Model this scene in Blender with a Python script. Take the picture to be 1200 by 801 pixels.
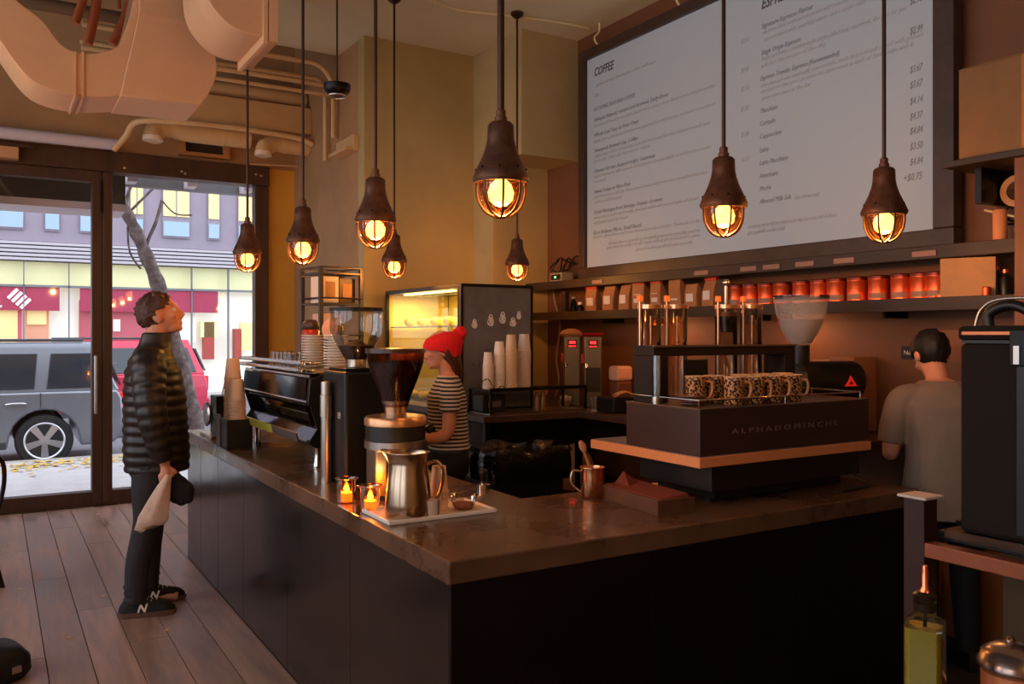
import bpy, bmesh, math, random
from mathutils import Vector, Matrix, Euler
random.seed(11)
PI = math.pi; R = math.radians
for o in list(bpy.data.objects): bpy.data.objects.remove(o)
SC = bpy.context.scene; COL = SC.collection

# ---------------------------------------------------------------- camera
F, HZ, H = 1000.0, 391.0, 1.58          # focal length in px, horizon row, eye height (image taken as 1200 x 801)
YAW = R(31.3); S, C = math.sin(YAW), math.cos(YAW)
cam = bpy.data.cameras.new('camera'); camo = bpy.data.objects.new('camera', cam); COL.objects.link(camo)
camo.location = (0, 0, H); camo.rotation_euler = (R(90), 0, -YAW)
cam.sensor_width = 36; cam.lens = F / 1200 * 36; cam.shift_y = -9.5 / 1200
cam.clip_start = .05; cam.clip_end = 200
SC.camera = camo

# ---------------------------------------------------------------- world, exposure
w = bpy.data.worlds.new('overcast_sky'); SC.world = w; w.use_nodes = True
bg = w.node_tree.nodes['Background']; bg.inputs[0].default_value = (.80, .88, 1.0, 1); bg.inputs[1].default_value = 3.0
SC.view_settings.view_transform = 'Standard'; SC.view_settings.look = 'None'
SC.view_settings.gamma = 1; SC.view_settings.use_curve_mapping = False
SC.view_settings.exposure = 0.12
LAMP_W = 13.0          # watts of one pendant bulb
FILL_W = 36.0          # watts of each unseen pendant added as room fill
LAMP_COL = (1.0, .68, .38)
FILL_COL = (1.0, .86, .68)

# ---------------------------------------------------------------- pixel -> place
def at(u, v, X=None, Y=None, Z=None, D=None):
    t = (u - 600) / F; k = (HZ - v) / F
    rx, ry = S + t * C, C - t * S
    if X is not None: d = X / rx
    elif Y is not None: d = Y / ry
    elif Z is not None: d = (Z - H) / k
    else: d = D
    return Vector((d * rx, d * ry, H + d * k))

# ---------------------------------------------------------------- materials
def lin(c):
    c = c / 255.0
    return c / 12.92 if c <= .04045 else ((c + .055) / 1.055) ** 2.4
def rgb(c): return (lin(c[0]), lin(c[1]), lin(c[2]), 1)
MATS = {}
def mat(name, col, rough=.5, metal=0, var=0, scale=8, bump=0, bscale=None, emis=None, estr=0, trans=0, ior=1.45,
        spec=.5, stretch=(1, 1, 1), rnd=0, coat=0, alpha=1, rvar=0):
    if name in MATS: return MATS[name]
    m = bpy.data.materials.new(name); m.use_nodes = True; MATS[name] = m
    n = m.node_tree.nodes; l = m.node_tree.links; b = n['Principled BSDF']
    c = rgb(col); b.inputs['Base Color'].default_value = c
    b.inputs['Roughness'].default_value = rough; b.inputs['Metallic'].default_value = metal
    b.inputs['Specular IOR Level'].default_value = spec; b.inputs['IOR'].default_value = ior
    b.inputs['Transmission Weight'].default_value = trans; b.inputs['Coat Weight'].default_value = coat
    b.inputs['Alpha'].default_value = alpha
    if emis: b.inputs['Emission Color'].default_value = rgb(emis); b.inputs['Emission Strength'].default_value = estr
    if var or bump or rnd or rvar:
        tc = n.new('ShaderNodeTexCoord'); mp = n.new('ShaderNodeMapping'); mp.inputs['Scale'].default_value = stretch
        l.new(tc.outputs['Object'], mp.inputs[0])
        nz = n.new('ShaderNodeTexNoise'); nz.inputs['Scale'].default_value = scale; nz.inputs['Detail'].default_value = 6
        nz.inputs['Roughness'].default_value = .62
        l.new(mp.outputs[0], nz.inputs['Vector'])
        if rnd:
            oi = n.new('ShaderNodeObjectInfo'); ad = n.new('ShaderNodeVectorMath'); ad.operation = 'ADD'
            mu = n.new('ShaderNodeMath'); mu.operation = 'MULTIPLY'; mu.inputs[1].default_value = 40
            l.new(oi.outputs['Random'], mu.inputs[0]); l.new(mp.outputs[0], ad.inputs[0]); l.new(mu.outputs[0], ad.inputs[1])
            l.new(ad.outputs[0], nz.inputs['Vector'])
        src = None
        if var:
            cr = n.new('ShaderNodeValToRGB'); cr.color_ramp.elements[0].position = .3; cr.color_ramp.elements[1].position = .7
            cr.color_ramp.elements[0].color = tuple(max(0, x * (1 - var)) for x in c[:3]) + (1,)
            cr.color_ramp.elements[1].color = tuple(min(1, x * (1 + var)) for x in c[:3]) + (1,)
            l.new(nz.outputs['Fac'], cr.inputs[0]); src = cr.outputs[0]
        if rnd:
            hs = n.new('ShaderNodeHueSaturation'); mr = n.new('ShaderNodeMapRange')
            mr.inputs[3].default_value = 1 - rnd; mr.inputs[4].default_value = 1 + rnd
            l.new(oi.outputs['Random'], mr.inputs[0]); l.new(mr.outputs[0], hs.inputs['Value'])
            if src: l.new(src, hs.inputs['Color'])
            else: hs.inputs['Color'].default_value = c
            src = hs.outputs[0]
        if src: l.new(src, b.inputs['Base Color'])
        if rvar:
            mr2 = n.new('ShaderNodeMapRange'); mr2.inputs[1].default_value = .3; mr2.inputs[2].default_value = .7
            mr2.inputs[3].default_value = max(.02, rough - rvar); mr2.inputs[4].default_value = min(1, rough + rvar)
            l.new(nz.outputs['Fac'], mr2.inputs[0]); l.new(mr2.outputs[0], b.inputs['Roughness'])
        if bump:
            bp = n.new('ShaderNodeBump'); bp.inputs['Strength'].default_value = bump; bp.inputs['Distance'].default_value = .02
            if bscale:
                nb = n.new('ShaderNodeTexNoise'); nb.inputs['Scale'].default_value = bscale; nb.inputs['Detail'].default_value = 4
                l.new(mp.outputs[0], nb.inputs['Vector']); l.new(nb.outputs['Fac'], bp.inputs['Height'])
            else: l.new(nz.outputs['Fac'], bp.inputs['Height'])
            l.new(bp.outputs[0], b.inputs['Normal'])
    return m
def pane(name, tint, gloss=.08, rough=.03):
    """thin clear sheet: lets light straight through, with a Fresnel sheen"""
    if name in MATS: return MATS[name]
    m = bpy.data.materials.new(name); m.use_nodes = True; MATS[name] = m
    n = m.node_tree.nodes; l = m.node_tree.links; n.remove(n['Principled BSDF'])
    t = n.new('ShaderNodeBsdfTransparent'); t.inputs[0].default_value = rgb(tint)
    g = n.new('ShaderNodeBsdfGlossy'); g.inputs['Roughness'].default_value = rough
    fr = n.new('ShaderNodeLayerWeight'); fr.inputs[0].default_value = .35
    mr = n.new('ShaderNodeMapRange'); mr.inputs[3].default_value = gloss * .5; mr.inputs[4].default_value = min(1, gloss * 7)
    mx = n.new('ShaderNodeMixShader'); l.new(fr.outputs['Fresnel'], mr.inputs[0]); l.new(mr.outputs[0], mx.inputs[0])
    l.new(t.outputs[0], mx.inputs[1]); l.new(g.outputs[0], mx.inputs[2]); l.new(mx.outputs[0], n['Material Output'].inputs[0])
    return m
def banded(name, c1, c2, scale, axis='Z', rough=.8, thr=.5, metal=0):
    """two-colour stripes along one object axis (printed or knitted stripes)"""
    if name in MATS: return MATS[name]
    m = mat(name, c1, rough, metal); n = m.node_tree.nodes; l = m.node_tree.links
    tc = n.new('ShaderNodeTexCoord'); sp = n.new('ShaderNodeSeparateXYZ'); l.new(tc.outputs['Object'], sp.inputs[0])
    mu = n.new('ShaderNodeMath'); mu.operation = 'MULTIPLY'; mu.inputs[1].default_value = scale; l.new(sp.outputs[axis], mu.inputs[0])
    fr = n.new('ShaderNodeMath'); fr.operation = 'FRACT'; l.new(mu.outputs[0], fr.inputs[0])
    gt = n.new('ShaderNodeMath'); gt.operation = 'GREATER_THAN'; gt.inputs[1].default_value = thr; l.new(fr.outputs[0], gt.inputs[0])
    mx = n.new('ShaderNodeMixRGB'); mx.inputs[1].default_value = rgb(c1); mx.inputs[2].default_value = rgb(c2)
    l.new(gt.outputs[0], mx.inputs[0]); l.new(mx.outputs[0], n['Principled BSDF'].inputs['Base Color'])
    return m

# ---------------------------------------------------------------- mesh builder
class MB:
    def __init__(s): s.v = []; s.f = []
    def add(s, vs, fs):
        o = len(s.v); s.v += [tuple(p) for p in vs]; s.f += [tuple(i + o for i in f) for f in fs]; return s
    def box(s, x0, x1, y0, y1, z0, z1, M=None):
        vs = [(x, y, z) for z in (z0, z1) for y in (y0, y1) for x in (x0, x1)]
        if M is not None: vs = [M @ Vector(p) for p in vs]
        return s.add(vs, [(0, 2, 3, 1), (4, 5, 7, 6), (0, 1, 5, 4), (2, 6, 7, 3), (0, 4, 6, 2), (1, 3, 7, 5)])
    def rings(s, rs, cap=True, closed=False):
        n = len(rs[0]); vs = [p for r in rs for p in r]; fs = []
        m = len(rs)
        for i in range(m if closed else m - 1):
            a = i * n; b = ((i + 1) % m) * n
            for j in range(n): k = (j + 1) % n; fs.append((a + j, a + k, b + k, b + j))
        if cap and not closed:
            fs.append(tuple(range(n - 1, -1, -1))); fs.append(tuple(range((m - 1) * n, m * n)))
        return s.add(vs, fs)
    def lathe(s, prof, seg=24, c=(0, 0, 0), M=None, cap=True):
        rs = []
        for r, z in prof:
            r = max(r, 1e-4)
            ring = [Vector((c[0] + r * math.cos(2 * PI * j / seg), c[1] + r * math.sin(2 * PI * j / seg), c[2] + z)) for j in range(seg)]
            if M is not None: ring = [M @ p for p in ring]
            rs.append(ring)
        return s.rings(rs, cap)
    def tube(s, pts, r, seg=8, closed=False, cap=True):
        pts = [Vector(p) for p in pts]; n = len(pts); rs = []
        up = None
        for i, p in enumerate(pts):
            if closed: t = pts[(i + 1) % n] - pts[i - 1]
            else: t = pts[min(i + 1, n - 1)] - pts[max(i - 1, 0)]
            t.normalize()
            if up is None:
                up = Vector((0, 0, 1)) if abs(t.z) < .9 else Vector((1, 0, 0))
            a = t.cross(up); 
            if a.length < 1e-5: a = t.cross(Vector((0, 1, 0)))
            a.normalize(); b = a.cross(t); b.normalize(); up = b
            rr = r[i] if isinstance(r, (list, tuple)) else r
            ra, rb = rr if isinstance(rr, tuple) else (rr, rr)
            rs.append([p + a * (ra * math.cos(2 * PI * j / seg)) + b * (rb * math.sin(2 * PI * j / seg)) for j in range(seg)])
        return s.rings(rs, cap, closed)
    def prism(s, poly, axis, a, b):
        """poly: 2-D points; axis 'x' -> (y,z), 'y' -> (x,z), 'z' -> (x,y)"""
        def P(p, k):
            return (k, p[0], p[1]) if axis == 'x' else (p[0], k, p[1]) if axis == 'y' else (p[0], p[1], k)
        return s.rings([[Vector(P(p, a)) for p in poly], [Vector(P(p, b)) for p in poly]])
    def ball(s, c, r, seg=16, rng=10, M=None):
        if not isinstance(r, (list, tuple)): r = (r, r, r)
        vs = []; fs = []
        for i in range(1, rng):
            th = PI * i / rng
            for j in range(seg):
                ph = 2 * PI * j / seg
                vs.append(Vector((r[0] * math.sin(th) * math.cos(ph), r[1] * math.sin(th) * math.sin(ph), r[2] * math.cos(th))))
        vs += [Vector((0, 0, r[2])), Vector((0, 0, -r[2]))]
        for i in range(rng - 2):
            for j in range(seg):
                k = (j + 1) % seg; a = i * seg
                fs.append((a + j, a + seg + j, a + seg + k, a + k))
        t, b = len(vs) - 2, len(vs) - 1; L = (rng - 2) * seg
        for j in range(seg):
            k = (j + 1) % seg; fs.append((t, j, k)); fs.append((b, L + k, L + j))
        if M is not None: vs = [M @ p for p in vs]
        return s.add([p + Vector(c) for p in vs], fs)
    def build(s, name, m, parent=None, smooth=0, bevel=0, bseg=2, loc=None, rotz=0):
        me = bpy.data.meshes.new(name); me.from_pydata(s.v, [], s.f); me.update()
        bm = bmesh.new(); bm.from_mesh(me); bmesh.ops.recalc_face_normals(bm, faces=bm.faces); bm.to_mesh(me); bm.free()
        if smooth:
            me.polygons.foreach_set('use_smooth', [True] * len(me.polygons))
            try: me.set_sharp_from_angle(angle=R(smooth))
            except Exception: pass
        if m: me.materials.append(m)
        return link(name, me, parent, bevel, bseg, loc, rotz)
def link(name, me, parent=None, bevel=0, bseg=2, loc=None, rotz=0):
    o = bpy.data.objects.new(name, me); COL.objects.link(o)
    if parent: o.parent = parent
    if loc is not None: o.location = loc
    if rotz: o.rotation_euler[2] = rotz
    if bevel:
        b = o.modifiers.new('bevel', 'BEVEL'); b.width = bevel; b.segments = bseg; b.limit_method = 'ANGLE'; b.angle_limit = R(40)
    return o
def bx(name, m, x0, x1, y0, y1, z0, z1, parent=None, bevel=0):
    return MB().box(x0, x1, y0, y1, z0, z1).build(name, m, parent, 0, bevel)
def tag(o, label, cat, group=None):
    o['label'] = label; o['category'] = cat
    if group: o['group'] = group
    return o
def struct(o): o['kind'] = 'structure'; return o
def thing(name, label, cat, loc=(0, 0, 0), rotz=0, group=None):
    o = bpy.data.objects.new(name, None); COL.objects.link(o); o.empty_display_size = .05
    o.location = loc; o.rotation_euler = (0, 0, rotz)
    return tag(o, label, cat, group)
def dup(root, loc, rotz=None, label=None, group=None):
    r = root.copy(); COL.objects.link(r); r.location = loc
    if rotz is not None: r.rotation_euler[2] = rotz
    if label: r['label'] = label
    if group: r['group'] = group
    for ch in list(root.children):
        c = ch.copy(); COL.objects.link(c); c.parent = r
        for g in ch.children:
            d = g.copy(); COL.objects.link(d); d.parent = c
    return r
def smooth_path(pts, n=6):
    pts = [Vector(p) for p in pts]; out = []
    for i in range(len(pts) - 1):
        p0 = pts[max(i - 1, 0)]; p1 = pts[i]; p2 = pts[i + 1]; p3 = pts[min(i + 2, len(pts) - 1)]
        for k in range(n):
            t = k / n
            out.append(.5 * ((2 * p1) + (p2 - p0) * t + (2 * p0 - 5 * p1 + 4 * p2 - p3) * t * t + (3 * p1 - p0 - 3 * p2 + p3) * t ** 3))
    out.append(pts[-1]); return out
def lerps(vals, n):
    out = []
    for i in range(len(vals) - 1):
        for k in range(n):
            t = k / n; a, b = vals[i], vals[i + 1]
            t = t * t * (3 - 2 * t)
            out.append(tuple(x + (y - x) * t for x, y in zip(a, b)) if isinstance(a, tuple) else a + (b - a) * t)
    out.append(vals[-1]); return out
AX_WX = Matrix(((0, 0, -1, 0), (-1, 0, 0, 0), (0, 1, 0, 0), (0, 0, 0, 1)))   # text facing -X
AX_WY = Matrix(((1, 0, 0, 0), (0, 0, -1, 0), (0, 1, 0, 0), (0, 0, 0, 1)))    # text facing -Y
def text(s, name, m, parent, pos, axes, size, width=None, shear=0, depth=.0008, bold=0):
    cu = bpy.data.curves.new(name, 'FONT'); cu.body = s; cu.size = size; cu.shear = shear; cu.resolution_u = 2
    cu.extrude = depth; cu.offset = bold
    o = bpy.data.objects.new('tmp', cu); COL.objects.link(o)
    dg = bpy.context.evaluated_depsgraph_get(); me = bpy.data.meshes.new_from_object(o.evaluated_get(dg))
    bpy.data.objects.remove(o); bpy.data.curves.remove(cu)
    if width and len(me.vertices):
        xs = [v.co.x for v in me.vertices]; k = width / max(1e-6, max(xs) - min(xs))
        for v in me.vertices: v.co.x *= k
    me.transform(Matrix.Translation(Vector(pos)) @ axes); me.name = name
    me.materials.clear(); me.materials.append(m)
    o = bpy.data.objects.new(name, me); COL.objects.link(o); o.parent = parent
    return o

# palette
PLASTER = mat('ochre_plaster', (172, 152, 106), .75, var=.10, scale=1.6, bump=.05, bscale=20)
PLASTER_B = mat('brown_plaster', (164, 124, 84), .75, var=.14, scale=2.2, bump=.06, bscale=14)
CREAM = mat('cream_ceiling_paint', (222, 214, 184), .8, var=.05, scale=1.5)
DARKCEIL = mat('dark_ceiling', (58, 46, 38), .9, var=.3, scale=4)  # dark brown mottled tone of the open ceiling
ORANGEWALL = mat('amber_wall', (108, 68, 40), .6, var=.12, scale=2.5)
BROWNWOOD = mat('dark_brown_wood', (66, 40, 28), .45, var=.35, scale=14, stretch=(1, 1, .1))
SHELFWOOD = mat('shelf_wood', (48, 34, 27), .5, var=.3, scale=12, stretch=(1, .1, 1))
STEEL_D = mat('blackened_steel', (86, 82, 82), .20, .9, var=.10, scale=2.5, rvar=.05)
WARMWOOD = mat('oiled_counter_wood', (92, 64, 46), .30, var=.5, scale=3.2, stretch=(1, 1, 1), coat=.2, bump=.03, bscale=30, rvar=.12)
REDBROWN = mat('red_brown_panel', (20, 8, 6), .6, var=.5, scale=3, spec=.2)
BLACK = mat('black_plastic', (18, 17, 17), .4)
BLACKM = mat('black_metal', (24, 23, 23), .35, .6)
CHROME = mat('chrome', (215, 205, 195), .12, 1)
STEEL = mat('brushed_steel', (190, 180, 170), .28, 1, var=.06, scale=60, stretch=(1, 1, .05))
WHITE = mat('white_ceramic', (225, 215, 205), .25)
PAPER = mat('white_paper', (220, 205, 195), .8)
CARD = mat('cardboard', (176, 132, 92), .8, var=.08, scale=20)
KRAFT = mat('kraft_paper', (170, 112, 66), .75, var=.12, scale=10, bump=.1)
COPPER = mat('copper_red_tin', (238, 104, 60), .28, .8, var=.1, scale=10)
REDP = mat('red_plastic', (190, 30, 24), .4)
GLASS = pane('clear_glass', (248, 246, 242), .10)
WGLASS = pane('window_glass', (252, 252, 252), .035)
AMBERG = pane('amber_glass', (255, 196, 120), .12)
SKIN = mat('skin', (206, 140, 112), .55, var=.06, scale=12)
BRICKRED = mat('pinkish_sign', (150, 44, 72), .5, emis=(190, 50, 90), estr=.12)
DUCTP = mat('peach_duct_paint', (214, 168, 128), .55, var=.06, scale=3)
PIPEP = mat('tan_pipe_paint', (206, 172, 126), .55, var=.06, scale=6)
# ================================================================ the setting
SY = 8.77                      # storefront plane
XW = 4.30                      # wall behind the bar
ZC = 4.10                      # cream ceiling
PLANK = mat('worn_floor_planks', (158, 124, 108), .40, var=.38, scale=5, stretch=(3.2, .35, 1), rnd=.16, bump=.06, rvar=.12)
floor = struct(bx('floor', mat('floor_gap', (34, 26, 22), .8), -3.2, XW, -2.5, SY + .1, -.25, -.012))
pw = .19; pm = {}
def plank(x0, x1, y0, y1):
    key = (round(x1 - x0, 3), round(y1 - y0, 2))
    if key not in pm:
        o = MB().box(0, key[0] - .004, 0, key[1] - .004, -.012, 0).build('plank', PLANK, floor, 0, .0015, 1); pm[key] = o.data
    else: o = link('plank', pm[key], floor, .0015, 1)
    o.location = (x0, y0, 0)
k = 0; x = -3.2
while x < 2.6:
    x1 = x + pw; k += 1
    y = -2.45 + (0 if k % 3 == 0 else -.9 if k % 3 == 1 else -1.7)
    while y < SY - .12:
        ya, yb = max(y, -2.45), min(y + 2.4, SY - .10); y += 2.4
        if yb - ya < .15: continue
        if x > 1.25:
            if ya < 6.4 and yb < 6.6: continue
            ya = max(ya, 6.38)
        plank(x, x1, round(ya, 2), round(yb, 2))
    x = x1
fl2 = struct(bx('floor.001', mat('kitchen_floor', (60, 48, 42), .6, var=.2, scale=6), 1.22, XW, -2.45, 6.38, -.02, 0))
# leaf scraps on the planks
LEAFY = mat('pale_leaf_scrap', (230, 190, 130), .7)
for u, v in ((7, 639), (122, 698), (81, 747), (10, 755), (196, 738), (38, 599), (204, 697), (70, 645), (115, 602), (24, 690)):
    p = at(u, v, Z=0.001); a = random.random() * 3
    lf = MB().rings([[Vector((p.x + .013 * math.cos(a + q) * (1.4 if i % 2 else .8), p.y + .008 * math.sin(a + q), z)) for i, q in enumerate([j * PI / 3 for j in range(6)])] for z in (.0005, .004)]).build('leaf_scrap', LEAFY)
    tag(lf, 'tiny pale leaf scrap lying on the floor planks', 'leaf', 'leaf scraps on the floor')

def wall(name, m, *a): return struct(bx(name, m, *a))
ZT = 4.75
wall('wall_right', ORANGEWALL, XW, XW + .15, -2.5, 6.45, 0, ZC)
wall('wall_back', PLASTER, 3.73, XW + .15, 6.45, 6.60, 0, ZC)
wall('trim_1', PLASTER, 3.73, XW, 5.98, 6.45, 3.065, ZC)                 # bulkhead over the back bar
wall('wall_pillar', PLASTER, 2.68, 3.73, 6.81, 6.95, 0, ZC)
wall('wall_return', PLASTER, 3.73, 3.87, 6.60, 6.95, 0, ZC)
wall('wall_brown', PLASTER_B, 2.68, 2.82, 6.95, SY + .1, 0, ZT)
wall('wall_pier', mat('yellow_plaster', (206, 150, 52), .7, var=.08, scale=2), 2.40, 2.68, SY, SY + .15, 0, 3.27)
wall('wall_storefront', PLASTER_B, -3.2, 2.68, SY, SY + .15, 3.27, ZT)
wall('wall_left', PLASTER, -3.35, -3.2, -2.5, SY + .15, 4.2, ZT); wall('wall_left_low', PLASTER, -3.35, -3.2, -2.5, SY + .15, 0, .8)
for n_, (a, b) in enumerate(((-2.5, -2.1), (.9, 1.3), (4.3, 4.7), (7.7, SY + .15))): wall('wall_left_pier_%d' % (n_ + 1), PLASTER, -3.35, -3.2, a, b, .8, 4.2)
for n_, (a, b) in enumerate(((-2.1, .9), (1.3, 4.3), (4.7, 7.7))):  # unseen windows added in the left wall to bring in daylight
    ww = struct(bx('window_%d' % (n_ + 3), BROWNWOOD, -3.31, -3.24, a, b, .8, .88)); bx('rail', BROWNWOOD, -3.31, -3.24, a, b, 4.12, 4.2, ww)
    for y_ in (a, (a + b) / 2 - .04, b - .08): bx('stile', BROWNWOOD, -3.31, -3.24, y_, y_ + .08, .88, 4.12, ww)
    bx('pane', WGLASS, -3.28, -3.27, a, b, .88, 4.12, ww)
wall('wall_storefront_low', PLASTER_B, -3.2, -.07, SY, SY + .15, 0, 3.08)
wall('wall_rear', PLASTER, -3.35, XW + .15, -2.65, -2.5, 0, ZT)
# cream dropped ceiling with dark open part beyond it
wall('ceiling', CREAM, 1.425, XW + .1, -2.5, 7.43, ZC, ZC + .12)
wall('ceiling.001', DARKCEIL, -3.3, 2.8, -2.6, SY + .1, ZT, ZT + .1)

# storefront: door, fixed window, frames
def frame_box(name, x0, x1, z0, z1, parent=None, y0=SY - .06, y1=SY + .06):
    return bx(name, BROWNWOOD, x0, x1, y0, y1, z0, z1, parent, .006)
h = struct(frame_box('trim_2', -3.2, 2.40, 3.08, 3.27, None, SY - .09, SY + .09))
for u in (146, 213, 217, 300, 306): 
    p = at(u, 190, Y=SY - .09); MB().lathe([(.012, 0), (.012, .006), (.004, .01)], 8, M=Matrix.Translation((p.x, SY - .09, 3.16 + random.uniform(-.04, .04))) @ Matrix.Rotation(R(90), 4, 'X')).build('bolt', STEEL, h, 40)
d1 = struct(frame_box('door_1', .775, .862, .0, 3.08))                # door: stiles, rails, glass, handle
frame_box('stile', -.06, .025, 0, 3.08, d1)
frame_box('rail',   .025, .775, .0, .13, d1); frame_box('rail',   .025, .775, 2.98, 3.08, d1)
bx('pane', WGLASS,   .025, .775, SY - .006, SY + .006, .13, 2.98, d1)
hd = MB().tube([(.80, SY - .13, .85), (.80, SY - .13, 1.38)], .013, 10); 
hd.tube([(.80, SY - .13, .92), (.80, SY - .05, .92)], .008, 8); hd.tube([(.80, SY - .13, 1.31), (.80, SY - .05, 1.31)], .008, 8)
hd.build('door_handle', STEEL, d1, 40)
bx('hinge', BLACKM, .845, .862, SY - .075, SY - .055, 2.70, 3.0, d1)
w1 = struct(frame_box('window_1', .866, .948, 0, 3.08))
frame_box('stile', 2.26, 2.40, 0, 3.08, w1); frame_box('rail', .948, 2.26, 0, .13, w1)
bx('pane', WGLASS, .948, 2.26, SY - .006, SY + .006, .13, 3.08, w1)
struct(bx('trim_3', BROWNWOOD, -3.2, 2.4, SY - .1, SY + .1, -.01, .012))

# things fixed above the storefront
LILAC = mat('pale_lilac_metal', (196, 184, 190), .45)
def dir_tube(pts, r, name, m, parent=None, seg=12, sm=6):
    return MB().tube(smooth_path(pts, sm), r, seg).build(name, m, parent, 60)
p = at(137, 168, Y=8.5)
t = thing('roller_blind_case', 'long pale lilac blind case above the glass door', 'blind', (0, 8.5, 3.30))
MB().tube([(-3.1, 0, .0), (p.x, 0, .0)], .052, 14).build('case_tube', LILAC, t, 40)
bx('bracket', BROWNWOOD, -.6, -.57, .03, .27, -.04, .04, t); bx('bracket', BROWNWOOD, p.x - .08, p.x - .05, .03, .27, -.04, .04, t)
t = thing('door_closer', 'small pale box closer on the door header', 'door closer', (0, 8.6, 3.10))
bx('body', mat('tan_metal', (190, 140, 100), .5), -.35, .19, -.05, .08, 0, .10, t, .006)
bx('arm', BROWNWOOD, .05, .30, .0, .03, .11, .14, t)
PB = mat('tan_plaster', (198, 160, 112), .7, var=.06, scale=4)
tag(MB().prism([(SY, 3.54), (8.2, 3.54), (8.2, 3.80), (SY, 3.80)], 'x', at(195, 140, Y=8.2).x, 2.68).build('ceiling_beam', PB, None, 0, .01), 'tan plaster beam running above the shop window', 'beam')
p0, p1 = at(238, 110, Y=8.3), at(392, 126, Y=8.0)
tag(dir_tube([(p0.x - .3, 8.35, 3.90), (2.66, 8.35, 3.90)], .075, 'ceiling_pipe', PIPEP), 'fat round tan pipe lying over the plaster beam', 'pipe')
# framed niche over the window
t = thing('wall_vent', 'wooden framed square vent opening above the window', 'vent', (0, SY, 0))
a, b = at(208, 160, Y=SY), at(267, 186, Y=SY); zx0, zx1 = a.x, b.x; zb, zt = 3.31, 3.50
NW = mat('niche_wood', (168, 116, 66), .6, var=.15, scale=8)
for q in ((zx0, zx1, zb, zb + .035), (zx0, zx1, zt - .035, zt), (zx0, zx0 + .06, zb + .035, zt - .035), (zx1 - .06, zx1, zb + .035, zt - .035)):
    bx('frame', NW, q[0], q[1], -.09, 0, q[2], q[3], t)
bx('grille', mat('vent_dark', (52, 36, 26), .8), zx0 + .06, zx1 - .06, -.03, 0, zb + .035, zt - .035, t)
# spiral ducts with elbow ends
def spiral(name, pts, r, label):
    t = thing(name, label, 'duct', (0, 0, 0)); sp = smooth_path(pts, 8)
    MB().tube(sp, r, 20).build('tube', PIPEP, t, 60)
    for i in range(4, len(sp) - 2, 4):
        d = (sp[i + 1] - sp[i - 1]).normalized() * .004
        MB().tube([sp[i] - d, sp[i] + d], r + .004, 20).build('seam', PIPEP, t, 60)
    MB().lathe([(r + .006, -.01), (r + .006, .03)], 20, sp[0], None).build('collar', mat('white_duct_end', (220, 200, 180), .5), t, 60)
pa = at(178, 160, Y=8.45); pb = at(290, 176, Y=8.45)
spiral('spiral_duct', [(pa.x, 8.4, 3.36), (pa.x + .02, 8.42, 3.44), (pa.x + .14, 8.45, 3.495), (pa.x + .35, 8.45, 3.43 + .04), (pb.x + .02, 8.45, 3.47)], .085, 'round white ended duct curving down above the window middle')
spiral('spiral_duct', [(pb.x + .10, 8.25, 3.30), (pb.x + .12, 8.27, 3.38), (pb.x + .24, 8.3, 3.43), (2.45, 8.3, 3.42), (2.675, 8.3, 3.42)], .075, 'round white ended duct curving down beside the brown wall')
tag(dir_tube([at(133, 176, Y=8.42), at(147, 160, Y=8.35), at(160, 143, Y=8.2), at(200, 142, Y=8.12), at(270, 149, Y=8.12), at(345, 161, Y=8.12), (2.66, 8.12, at(345, 163, Y=8.12).z - .03)], .026, 'conduit', PIPEP), 'thin tan conduit kinked up over the plaster beam', 'pipe')
tag(dir_tube([at(293, 192, Y=SY - .12), at(352, 195, Y=SY - .12)], .008, 'conduit', PIPEP), 'thin tan cable conduit over the right window corner', 'pipe')
# conduits under the ceiling by the brown wall
def conduit(pts, r, label, name='conduit'):
    return tag(MB().tube(smooth_path(pts, 5), r, 10).build(name, PIPEP, None, 60), label, 'pipe')
XB = 2.63
def bend(zt_, y_h, zb_, rad, x_end): # horizontal along X at y_h then down the brown wall
    return [(.6, y_h, zt_), (1.6, y_h, zt_), (XB - rad * 2.2, y_h, zt_), (XB - rad * .8, y_h - .02, zt_ - rad * .12), (XB - .01, y_h - .05, zt_ - rad), (XB, y_h - .06, zt_ - rad * 2), (XB, y_h - .06, zb_)]
conduit(bend(4.02, 7.50, 3.35, .16, 0), .022, 'tan conduit bending down the brown wall, topmost of the bundle')
conduit(bend(3.95, 7.72, 3.18, .07, 0), .020, 'tan conduit with tight bend down the brown wall')
conduit([(.6, 7.58, 3.86), (1.6, 7.58, 3.86), (2.5, 7.58, 3.86), (2.67, 7.58, 3.86)], .022, 'straight tan conduit running into the brown wall, upper of two')
conduit([(.6, 7.60, 3.78), (1.6, 7.60, 3.78), (2.4, 7.60, 3.78), (2.67, 7.60, 3.78)], .018, 'straight tan conduit running into the brown wall, lower of two')
t = thing('wall_bracket', 'small plaster coloured junction bracket on the brown wall', 'bracket', (2.66, 7.15, 3.15))
bx('plate', PB, -.03, .02, -.22, .22, 0, .14, t, .006); bx('lip', PB, -.10, -.03, -.22, .22, 0, .03, t, .004)

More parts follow.
